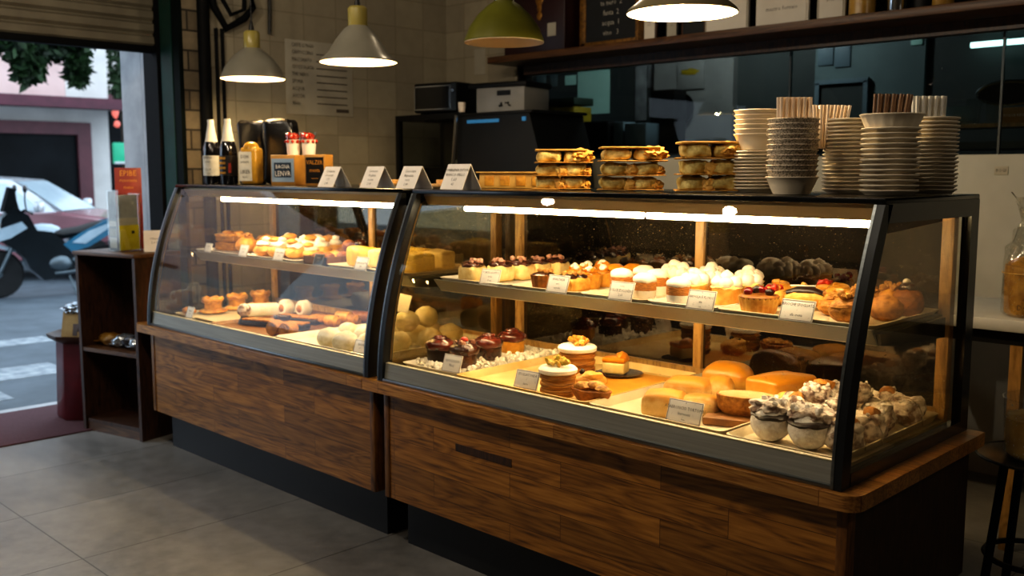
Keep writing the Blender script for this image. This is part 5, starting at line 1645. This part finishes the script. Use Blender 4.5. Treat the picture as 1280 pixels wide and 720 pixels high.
# red bin with paper bags by the door
t = thing('red_bin', 'dark red tapered bin behind the shelf unit in the doorway', 'bin', (-4.80, .06, .0085))
obj('body', lathe([(.165, 0), (.172, .01), (.158, .46), (.0, .461)], 8), 'red_bin', t, rot=(0, 0, R(20)))
obj('rim_tray', lathe([(.16, .452), (.20, .475), (.21, .50), (.20, .495), (.165, .468), (0, .466)], 8), 'frame_brown', t, rot=(0, 0, R(20)))
for x, y, rz, lb in ((-4.825, .03, 30, 'brown paper bag with crumpled foil top on the red bin'),):
    t = thing('paper_bag', lb, 'bag', (x, y, .4775), R(rz))
    bm = bm_new()
    A = [bm.verts.new(p) for p in ((-.075, -.055, 0), (.075, -.055, 0), (.075, .055, 0), (-.075, .055, 0))]
    B = [bm.verts.new(p) for p in ((-.07, -.03, .15), (.075, -.03, .15), (.075, .03, .15), (-.07, .03, .15))]
    bm.faces.new(A)
    for k in range(4):
        bm.faces.new((A[k], A[(k + 1) % 4], B[(k + 1) % 4], B[k]))
    bm.faces.new(B)
    obj('bag_body', bm, 'kraft_bag', t, smooth=False)
    obj('printed_patch', add_blob(add_box(bm_new(), (.02, -.047, .05), (.03, .003, .07), rot=(R(-9), 0, 0)), (.05, -.046, .06), (.02, .004, .03), .2, 3, 2), 'frame_brown', t)
    bm = bm_new()
    add_blob(bm, (0, 0, .168), (.08, .05, .034), .45, 3.5, 5, 4)
    obj('foil_top', bm, 'foil', t)

# ------------------------------------------------------------------ behind the counter
t = thing('back_counter', 'dark service counter along the back wall under the machines', 'counter', (-2.7, 2.2, 0))
obj('worktop', box(-1.7, 1.68, -.36, .42, .94, .98), 'dark_steel', t)
obj('cabinet', box(-1.68, 1.66, -.33, .42, 0, .94), 'dark_wood', t)
# black framed glass cabinet
Z0 = .981
t = thing('glass_cabinet', 'black framed glass cabinet on the back counter under the toaster oven', 'cabinet', (-3.87, 2.20, Z0))
HC = 1.822 - Z0
bm = bm_new()
for x in (-.36, .26):
    for y in (-.2, .2):
        add_box(bm, (x, y, HC / 2), (.035, .035, HC))
for z in (.015, HC - .0175):
    for y in (-.2, .2):
        add_box(bm, (-.05, y, z), (.65, .034, .035))
    for x in (-.36, .26):
        add_box(bm, (x, 0, z), (.034, .43, .035))
add_box(bm, (-.05, 0, HC - .008), (.62, .4, .012))
obj('frame', bm, 'machine_black', t, smooth=False)
obj('glass_front', box(-.34, .24, -.202, -.198, .03, HC - .035), 'glass_wall', t)
obj('shelf', box(-.34, .24, -.18, .19, .50, .508), 'glass_wall', t)
obj('back_panel', box(-.34, .24, .185, .19, .03, HC - .035), 'plaster', t)
obj('lower_box', box(-.18, .24, -.15, .18, .03, .495), 'machine_black', t)
o = tag(obj('folded_cloth', add_blob(add_blob(bm_new(), (0, 0, .02), (.08, .06, .022), .4, 3, 3, 3, 0), (.07, .0, .04), (.06, .05, .035), .4, 3, 6, 3, 0), 'cup_white', loc=(-3.76, 2.15, Z0 + .509)), 'whitish folded cloth on the shelf inside the glass cabinet', 'cloth')
t = thing('toaster_oven', 'black toaster oven with a silver framed door on the glass cabinet', 'oven', (-3.90, 2.17, 1.823), R(10))
obj('body', add_box(bm_new(), (0, 0, .105), (.36, .32, .19), .012), 'machine_black', t)
bm = bm_new()
for z in (.03, .178):
    add_box(bm, (-.02, -.162, z), (.30, .006, .007))
for x in (-.168, .127):
    add_box(bm, (x, -.162, .104), (.007 if x < 0 else .014, .006, .155))
obj('door_frame', bm, 'chrome', t)
obj('door_glass', box(-.163, .12, -.162, -.159, .033, .175), 'oven_glass', t)
obj('control_panel', box(.136, .175, -.163, -.158, .02, .19), 'dark_steel', t)
obj('knob', lathe([(.012, 0), (.011, .015), (0, .015)], 14), 'chrome', t, (.156, -.163, .145), (R(90), 0, 0))
for x in (-.14, .14):
    obj('foot', box(x - .015, x + .015, -.12, .12, 0, .012), 'machine_black', t)
t = thing('coffee_machine', 'big black machine with slanted side and blue lit strip on the back counter', 'machine', (-3.245, 2.20, Z0))
obj('body', prism([(-.33, 0), (.42, 0), (.34, .60), (.27, HC - .03), (-.33, HC - .03)], -.24, .24), 'machine_black', t)
obj('top_tray', box(-.33, .30, -.25, .25, HC - .03, HC - .012, .004), 'machine_black', t)
obj('blue_strip', box(-.26, .02, -.2455, -.241, HC - .075, HC - .055), 'blue_strip', t, label='blue lit strip')
obj('blue_strip', box(.215, .245, -.2455, -.241, HC - .075, HC - .05), 'blue_strip', t, label='blue lit strip')
o = tag(obj('metal_rod', tube([(-3.63, 1.93, Z0 + .0), (-3.62, 1.93, Z0 + .4), (-3.58, 1.935, Z0 + .82)], .011, 8), 'chrome'), 'thin chrome rod rising between the glass cabinet and the black machine', 'rod')
t = thing('receipt_printer', 'grey white printer with a dark slot on the black machine', 'printer', (-3.33, 2.16, Z0 + HC - .011), R(10))
obj('body', add_box(bm_new(), (.02, 0, .075), (.36, .28, .15), .008), 'machine_grey', t)
obj('lid', add_box(bm_new(), (-.01, .01, .165), (.44, .29, .035), .01), 'machine_black', t)
obj('slot', box(.0, .10, -.1425, -.139, .10, .13), 'machine_black', t)
obj('buttons', crumbs(8, .04, .001, .035, .008, 2, .02), 'machine_black', t, (.06, -.141, 0))
t = thing('straw_cup', 'small pale cup between the oven and the printer', 'cup', (-3.60, 2.0, 1.823))
obj('cup', lathe([(.02, 0), (.024, .06), (.021, .06), (0, .055)], 16), 'cup_white', t)
t = thing('yellow_jar', 'tall white jar with a yellow band seen through the rear of the right case', 'jar', (-1.66, 1.95, .981))
obj('body', lathe([(.05, 0), (.055, .01), (.055, .235), (0, .235)], 24), 'cup_white', t)
obj('yellow_band', lathe([(.056, .17), (.056, .235), (.054, .245)], 24, cap=False), 'yellow_print', t)
obj('lid', lathe([(.057, .236), (.057, .262), (0, .266)], 24), 'cup_white', t)
# wall shelf and what stands on it
t = thing('wall_shelf', 'long brown wooden wall shelf above the kitchen glass', 'shelf', (-.9, 2.47, 2.15))
obj('board', box(-2.78, 3.4, -.17, .158, 0, .042, .003), 'shelf_wood', t)
obj('cleat', box(-2.7, 3.4, .09, .158, -.06, 0), 'dark_wood', t)
SZ = 2.1925
t = thing('presentation_box', 'big dark maroon box with a gold emblem and white card on the wall shelf', 'box', (-3.30, 2.47, SZ))
obj('carton', add_box(bm_new(), (0, 0, .24), (.52, .26, .48), .006), 'maroon', t)
obj('emblem', add_blob(add_blob(add_blob(bm_new(), (0, 0, .05), (.032, .004, .04), .2, 3, 1), (0, 0, 0), (.02, .004, .03), .2, 3, 2), (0, 0, -.05), (.024, .004, .026), .2, 3, 4), 'gold_emblem', t, (.05, -.132, .27))
obj('white_card', box(.12, .19, -.1335, -.13, .09, .17), 'paper_dim', t)
t = thing('chalkboard', 'black chalk menu board with a gold frame on the wall shelf', 'board', (-2.76, 2.45, SZ), 0)
obj('board', box(-.2, .2, -.008, .008, .02, .5), 'chalkboard', t)
bm = bm_new()
for x in (-.22, .22):
    add_box(bm, (x, 0, .26), (.05, .03, .52), .006)
for z in (.02, .50):
    add_box(bm, (0, 0, z), (.48, .03, .04), .006)
obj('frame', bm, 'gold_frame', t)
lettering(t, ['caffe   1', 'latte   2', 'panna  2', 'te nero  2', 'fanta  2', 'acqua  1', 'vino   3'], .045, 'chalk', (0, -.010, .26), gap=1.3, squash=.9)
o = tag(obj('side_post', box(-2.515, -2.495, 2.36, 2.44, SZ, SZ + .5), 'gold_frame'), 'thin gold brown upright beside the chalk board', 'frame')
def framed(x, w, h, label, m='paper', frame='frame_brown', lines=None, y=2.42, rot=0):
    t = thing('framed_print', label, 'picture', (x, y, SZ), R(rot))
    obj('frame', box(-w / 2, w / 2, -.006, .012, 0, h, .002), frame, t)
    p = obj('sheet', box(-w / 2 + .014, w / 2 - .012, -.0085, -.006, .014, h - .014), m, t)
    if lines:
        lettering(p, lines, min(.03, w * .12), 'ink_soft', (0, -.009, h * .42), gap=1.3)
    return t
framed(-2.455, .10, .24, 'small white framed notice right of the chalk board', lines=['nota', 'via 3'])
framed(-2.30, .09, .20, 'narrow framed notice left of the brown bottles on the wall shelf', 'paper_dim', 'machine_black', ['la', 'casa'])
framed(-2.155, .16, .30, 'dark framed picture behind the fourth lamp on the wall shelf', 'chalkboard', 'frame_brown')
framed(-1.945, .27, .36, 'large white print with grey border on the wall shelf', 'paper', 'paper_dim', ['storia', 'di casa', 'torrone'])
framed(-1.615, .30, .36, 'white certificate with a sketch in the middle of the wall shelf', 'paper', 'paper', ['LIBRO ORO', 'diploma', '', 'mastro fornaio'])
framed(-1.345, .15, .30, 'narrow white notice near the honey jar on the wall shelf', 'paper', 'paper_dim', ['listino', '', 'prezzi'])
t = thing('honey_jar', 'dark jar with a yellowish label on the wall shelf', 'jar', (-1.185, 2.42, SZ))
obj('glass_body', lathe([(.058, 0), (.062, .01), (.062, .17), (.045, .2), (0, .2)], 28), 'bottle_dark', t)
obj('paper_label', lathe([(.0625, .012), (.0625, .11)], 28, cap=False), 'honey_jar', t)
obj('lid', lathe([(.05, .2), (.052, .235), (0, .236)], 24), 'gold_frame', t)
t = thing('steel_canister', 'shiny steel canister on the wall shelf', 'canister', (-1.015, 2.42, SZ))
obj('body', lathe([(.042, 0), (.044, .005), (.044, .2), (0, .2)], 28), 'chrome', t)
obj('lid', lathe([(.046, .2), (.046, .22), (0, .225)], 28), 'machine_black', t)
t = thing('wrapped_tin', 'small pale tin near the right end of the wall shelf', 'tin', (-.80, 2.42, SZ))
obj('body', lathe([(.045, 0), (.047, .004), (.047, .12), (0, .12)], 24), 'honey_jar', t)
obj('lid', lathe([(.048, .12), (.048, .135), (0, .137)], 24), 'paper', t)
o = tag(obj('dark_binder', box(-1.55, -1.42, 2.50, 2.58, SZ, SZ + .4, .004), 'machine_black'), 'black binder standing behind the notices on the wall shelf', 'binder')
o = tag(obj('dark_canister', lathe([(.07, 0), (.07, .3), (0, .3)], 24), 'machine_black', loc=(-.93, 2.52, SZ)), 'dark canister behind the steel one on the wall shelf', 'canister')

# metal topped table with the bag, right of the case
t = thing('side_table', 'metal topped table with wooden legs behind the right end of the case', 'table', (.35, 1.95, 0))
obj('table_top', box(-1.25, 1.3, -.32, .33, .855, .90, .003), 'table_steel', t)
obj('apron', box(-1.2, 1.25, -.28, .3, .80, .855), 'machine_black', t)
for x in (-.52, 1.2):
    obj('leg', box(x - .022, x + .022, -.28, -.236, 0, .80), 'gold_wood', t)
for x in (-1.2, 1.2):
    obj('leg', box(x - .022, x + .022, .24, .284, 0, .80), 'gold_wood', t)
t = thing('candy_bag', 'clear cellophane bag of golden candy with dark printing on the metal table', 'bag', (-.165, 1.80, .901))
obj('candy', add_blob(lathe([(.085, 0), (.098, .012), (.102, .16), (.10, .195), (0, .2)], 32, lambda a, z: 1 + .04 * math.sin(3 * a + z * 9)), (0, 0, .19), (.09, .09, .04), .25, 3, 2, 3), 'bag_food', t)
bm = lathe([(.09, 0), (.106, .012), (.107, .10), (.108, .2), (.103, .23), (.098, .26), (.084, .29), (.07, .32), (.055, .345), (.045, .37), (.05, .395), (.062, .42), (.078, .455)], 48, None, False)
for v in bm.verts:
    k = max(0, v.co.z - .17) * .16
    v.co += Vector([noise.noise(v.co * 26 + Vector((7 * q, 0, 0))) for q in range(3)]) * (k + .002)
obj('cellophane', bm, 'film', t)
pr_ = obj('print', add_blob(bm_new(), (.0, -.107, .11), (.022, .004, .028), .1, 2, 2), 'candy_print', t, rot=(0, 0, R(34)))
lettering(t, [('Olla', 1.2), 'DOLCE'], .028, 'candy_print', (.112 * math.sin(R(14)), -.112 * math.cos(R(14)), .055), (0, 0, R(14)), gap=1.05)
obj('seam_ring', tube([(.1085 * math.cos(a * PI / 16), .1085 * math.sin(a * PI / 16), .165) for a in range(32)], .002, 5, True), 'honey_jar', t)
o = tag(obj('sticker', box(-.605, -.545, YB - .004, YB, 1.435, 1.475), 'paper_dim'), 'small printed sticker on the pale wall panel', 'sticker')
lettering(o, ['BOGI'], .02, 'ink', (-.575, YB - .0045, 1.455), gap=1)

# stool with tray and food tub
t = thing('round_stool', 'black stool with a round metal top at the right edge of the picture', 'stool', (.105, 1.06, -.04))
obj('seat', lathe([(.0, .585), (.16, .585), (.185, .594), (.187, .60), (.18, .602), (.17, .597), (0, .597)], 48), 'tray_metal', t)
for k in range(4):
    a = R(45 + 90 * k)
    obj('leg', tube([(.11 * math.cos(a), .11 * math.sin(a), .585), (.17 * math.cos(a), .17 * math.sin(a), .04)], .014, 8), 'machine_black', t)
obj('stretcher', tube([(.143 * math.cos(R(10 * k)), .143 * math.sin(R(10 * k)), .27) for k in range(36)], .009, 6, True), 'machine_black', t)
t = thing('food_tub', 'clear plastic tub half full of yellowish food on the round stool', 'tub', (.115, 1.06, .558))
obj('tub', lathe([(.0, .001), (.105, .001), (.113, .01), (.122, .185), (.126, .188), (.122, .19)], 44, cap=False), 'plastic_cup', t)
obj('food', add_blob(lathe([(.100, .004), (.108, .012), (.114, .125), (0, .13)], 36), (0, 0, .125), (.108, .108, .012), .3, 5, 3, 4), 'tub_food', t)

# ------------------------------------------------------------------ kitchen beyond the glass
t = thing('kitchen_rack', 'dim kitchen shelf rack standing behind the glass partition', 'rack', (-2.3, 3.25, 0))
obj('board', box(-2.0, 2.4, -.28, .28, 1.565, 1.60), 'dark_steel', t)
for x in (-1.95, -.3, 2.35):
    obj('post', box(x - .02, x + .02, -.26, -.22, 0, 1.565), 'dark_steel', t)
    obj('post', box(x - .02, x + .02, .22, .26, 0, 1.565), 'dark_steel', t)
KZ = 1.601
def kbox(nm, x0, x1, y, d, z0, z1, m, label, cat, bev=.005):
    return tag(obj(nm, box(x0, x1, y - d / 2, y + d / 2, z0, z1, bev), m), label, cat)
kbox('carton', -4.08, -3.90, 3.3, .2, KZ, 1.93, 'yellow_box', 'dull yellow carton at the left in the kitchen', 'box')
kbox('carton', -3.895, -3.71, 3.3, .2, KZ, 1.92, 'yellow_box', 'dull yellow carton right of the other yellow one', 'box')
kbox('crate', -4.08, -3.70, 3.3, .22, 1.931, 1.985, 'green_box', 'dark green flat crate lying on the yellow cartons', 'crate')
kbox('grey_tin', -3.98, -3.72, 3.10, .1, KZ, 1.765, 'machine_grey', 'grey tin in front of the yellow cartons', 'tin')
kbox('toaster', -3.62, -3.30, 3.2, .22, KZ, 1.80, 'machine_black', 'dark kitchen appliance below the pale sheet', 'appliance', .02)
kbox('paper_box', -3.285, -3.20, 3.2, .14, KZ, 1.79, 'blue_sheet', 'narrow bluish box behind the wrapped packs', 'box')
kbox('paper_box', -3.18, -3.0, 3.2, .16, KZ, 1.775, 'blue_sheet', 'wider bluish box beside the narrow one', 'box')
kbox('speaker', -3.07, -2.88, 3.34, .14, KZ, 2.0, 'machine_black', 'tall black box on the kitchen rack', 'box')
def sheet(x0, x1, z0, z1, m, label, cat='paper', y=4.045, nm='paper_sheet', th=.006):
    return tag(obj(nm, box(x0, x1, y - th, y, z0, z1, .001), m), label, cat)
sheet(-4.40, -4.06, 1.92, 2.27, 'teal_glow_paper', 'large pale sheet with a painted teal glow on the kitchen wall')
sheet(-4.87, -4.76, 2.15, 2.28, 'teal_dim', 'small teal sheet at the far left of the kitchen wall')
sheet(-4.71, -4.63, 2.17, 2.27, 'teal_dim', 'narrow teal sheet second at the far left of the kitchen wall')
sheet(-4.54, -4.42, 2.17, 2.25, 'teal_glow_paper', 'small pale sheet left of the large teal sheet')
sheet(-4.06, -3.97, 2.28, 2.31, 'teal_glow_paper', 'tiny bright sheet high on the kitchen wall')
sheet(-3.80, -3.69, 1.85, 2.29, 'grey_print', 'tall narrow grey poster on the kitchen wall', 'poster')
sheet(-3.68, -3.54, 2.10, 2.28, 'grey_print', 'square grey poster on the kitchen wall', 'poster')
o = sheet(-3.36, -3.12, 2.06, 2.31, 'machine_grey', 'white poster with a yellow smear on the kitchen wall', 'poster', 3.985)
obj('yellow_smear', add_blob(bm_new(), (-3.24, 3.978, 2.19), (.08, .003, .025), .4, 3, 3), 'yellow_box', o)
struct('trim_8', box(-3.58, -2.88, 3.99, 4.05, 0, 2.33), 'machine_grey', 'pale grey wall panel in the kitchen')
t = thing('frying_pan', 'round black pan hanging on the pale kitchen panel', 'pan', (-3.305, 3.985, 1.92))
obj('pan', lathe([(0, 0), (.09, 0), (.115, .03), (.118, .03), (.095, -.004), (0, -.004)], 32), 'machine_black', t, rot=(R(90), 0, 0))
obj('handle', box(-.012, .012, -.012, -.002, .115, .26), 'machine_black', t) if False else obj('handle', box(-.012, .012, -.016, -.004, -.30, -.11), 'machine_black', t)
struct('trim_9', box(-2.26, -1.52, 4.02, 4.05, 0, 2.33), 'teal_dim', 'teal lit wall panel in the kitchen')
d = struct('door_1', box(-2.21, -1.90, 4.005, 4.02, 0, 2.03), 'kitchen_wall')
bm = bm_new()
add_box(bm, (-2.055, 4.0, 2.045), (.37, .03, .03))
for x in (-2.225, -1.885):
    add_box(bm, (x, 4.0, 1.02), (.03, .03, 2.04))
obj('door_frame', bm, 'blue_sheet', d)
framed_ = [(-2.24, -2.13, 2.16, 2.30, 'bluish poster above the kitchen door, left one'), (-2.12, -2.01, 2.14, 2.31, 'bluish poster above the kitchen door, right one')]
for x0, x1, z0, z1, lb in framed_:
    o = sheet(x0, x1, z0, z1, 'blue_sheet', lb, 'poster', 4.018)
sheet(-1.61, -1.54, 2.24, 2.30, 'teal_glow_paper', 'small square pale blue sheet near the tube lamp', 'paper', 4.018)
t = thing('tube_lamp', 'glowing bluish white fluorescent tube lamp in the kitchen', 'lamp', (-.62, 3.95, 2.2))
obj('light_tube', tube([(-.60, 0, 0), (.60, 0, 0)], .017, 10), 'tube_on', t)
obj('holder', add_box(add_box(bm_new(), (0, .03, .08), (1.22, .05, .02)), (0, .03, .045), (.02, .03, .05)), 'machine_grey', t)
# kitchen shelf with glasses at the right
t = thing('glass_shelf', 'small wooden kitchen shelf with glassware at the right', 'shelf', (-.6, 3.2, 1.675))
obj('board', box(-.46, .9, -.12, .12, 0, .02), 'gold_wood', t)
for x in (-.44, .88):
    obj('post', box(x - .01, x + .01, -.1, .1, -.075, 0), 'dark_steel', t)
g = thing('drinking_glass', 'clear glass on the kitchen shelf', 'glass', (-.82, 3.2, 1.696))
obj('glass', lathe([(.0, .003), (.03, .003), (.042, .13), (.04, .13)], 20, cap=False), 'clear', g)
g['label'] = 'clear tall glass right of the stacked dishes on the kitchen shelf'
dup(g, (-.90, 3.15, 1.696), 0, 'clear tall glass nearest the stacked dishes on the kitchen shelf')
for k in range(5):
    o = tag(obj('glass_dish', lathe([(.03, 0), (.075, .018), (.073, .018), (.0, .002)], 24), 'clear', loc=(-.99, 3.2, 1.696 + .019 * k)), '%s clear dish in the stack on the kitchen shelf' % ['bottom', 'second', 'third', 'fourth', 'topmost'][k], 'dish', 'clear dishes stacked on the kitchen shelf')
o = kbox('orange_carton', -.775, -.62, 3.2, .1, 1.696, 1.775, 'orange_box', 'orange carton at the right on the kitchen shelf', 'box')
lettering(o, ['DOLCE RISO'], .018, 'card', (-.70, 3.148, 1.735))
o = tag(obj('serving_tray', add_tube(bm_new(), [(.16 * math.cos(a * PI / 12), 0, .06 * math.sin(a * PI / 12)) for a in range(24)], .01, 6, True), 'chrome', loc=(-.78, 3.3, 1.86)), 'oval metal rimmed tray behind the glasses in the kitchen', 'tray')
obj('tray_face', add_blob(bm_new(), (0, .004, 0), (.155, .003, .056), 0, 1, 0, 3), 'machine_black', o)

# ------------------------------------------------------------------ light and camera
w = bpy.data.worlds.new('sky')
bpy.context.scene.world = w
w.use_nodes = True
bg = w.node_tree.nodes['Background']
bg.inputs[0].default_value = (.72, .86, 1.0, 1)
bg.inputs[1].default_value = 2.0

def lamp_obj(name, kind, loc, energy, color, rot=(0, 0, 0), **kw):
    d = bpy.data.lights.new(name, kind)
    d.energy = energy
    d.color = color
    for k, v in kw.items():
        setattr(d, k, v)
    o = bpy.data.objects.new(name, d)
    COL.objects.link(o)
    o.location = loc
    o.rotation_euler = rot
    return o
WARM = (1, .74, .40)
for x, y, z, e in ((-3.567, .5, 1.95, 16), (-2.657, .5, 1.965, 17), (-.893, .5, 1.985, 34)):
    lamp_obj('lamp_light', 'POINT', (x, y, z), e, WARM, shadow_soft_size=.03)

for x, y, e in ((-3.0, -1.15, 38), (-1.75, -1.2, 40), (-.5, -1.25, 23)):
    lamp_obj('shop_fill', 'POINT', (x, y, 2.75), e, (1, .84, .64), shadow_soft_size=.035)  # unseen points added as fill for the counter fronts and floor
lamp_obj('right_fill', 'POINT', (1.9, 1.0, 2.7), 13, (1, .86, .66), shadow_soft_size=.1)  # added to brighten the table and pale panel at the right
lamp_obj('kitchen_fill', 'POINT', (-2.6, 3.3, 2.85), 55, (.88, .97, 1.0), shadow_soft_size=.1)  # added fill, lifts the kitchen beyond what its tube lamp gives
lamp_obj('back_fill', 'POINT', (-2.4, 1.4, 2.9), 7, (1, .80, .56), shadow_soft_size=.1)  # added fill for the space behind the cases
cam = bpy.data.cameras.new('camera')
cam.sensor_width = 36
cam.lens = 36 * 1222.3 / 1280
cam.clip_start = .05
cam.dof.use_dof = True
cam.dof.focus_distance = 2.9
cam.dof.aperture_fstop = 3.2
co = bpy.data.objects.new('camera', cam)
COL.objects.link(co)
co.location = (1.0228, -2.2384, 1.45)
co.rotation_euler = (PI / 2 - .1185, 0, .7783)
sc = bpy.context.scene
sc.camera = co
sc.view_settings.view_transform = 'Standard'
sc.view_settings.look = 'Medium High Contrast'
sc.view_settings.exposure = .3
sc.cycles.transparent_max_bounces = 32
sc.cycles.max_bounces = 8
sc.cycles.use_denoising = True
sc.cycles.sample_clamp_indirect = 6
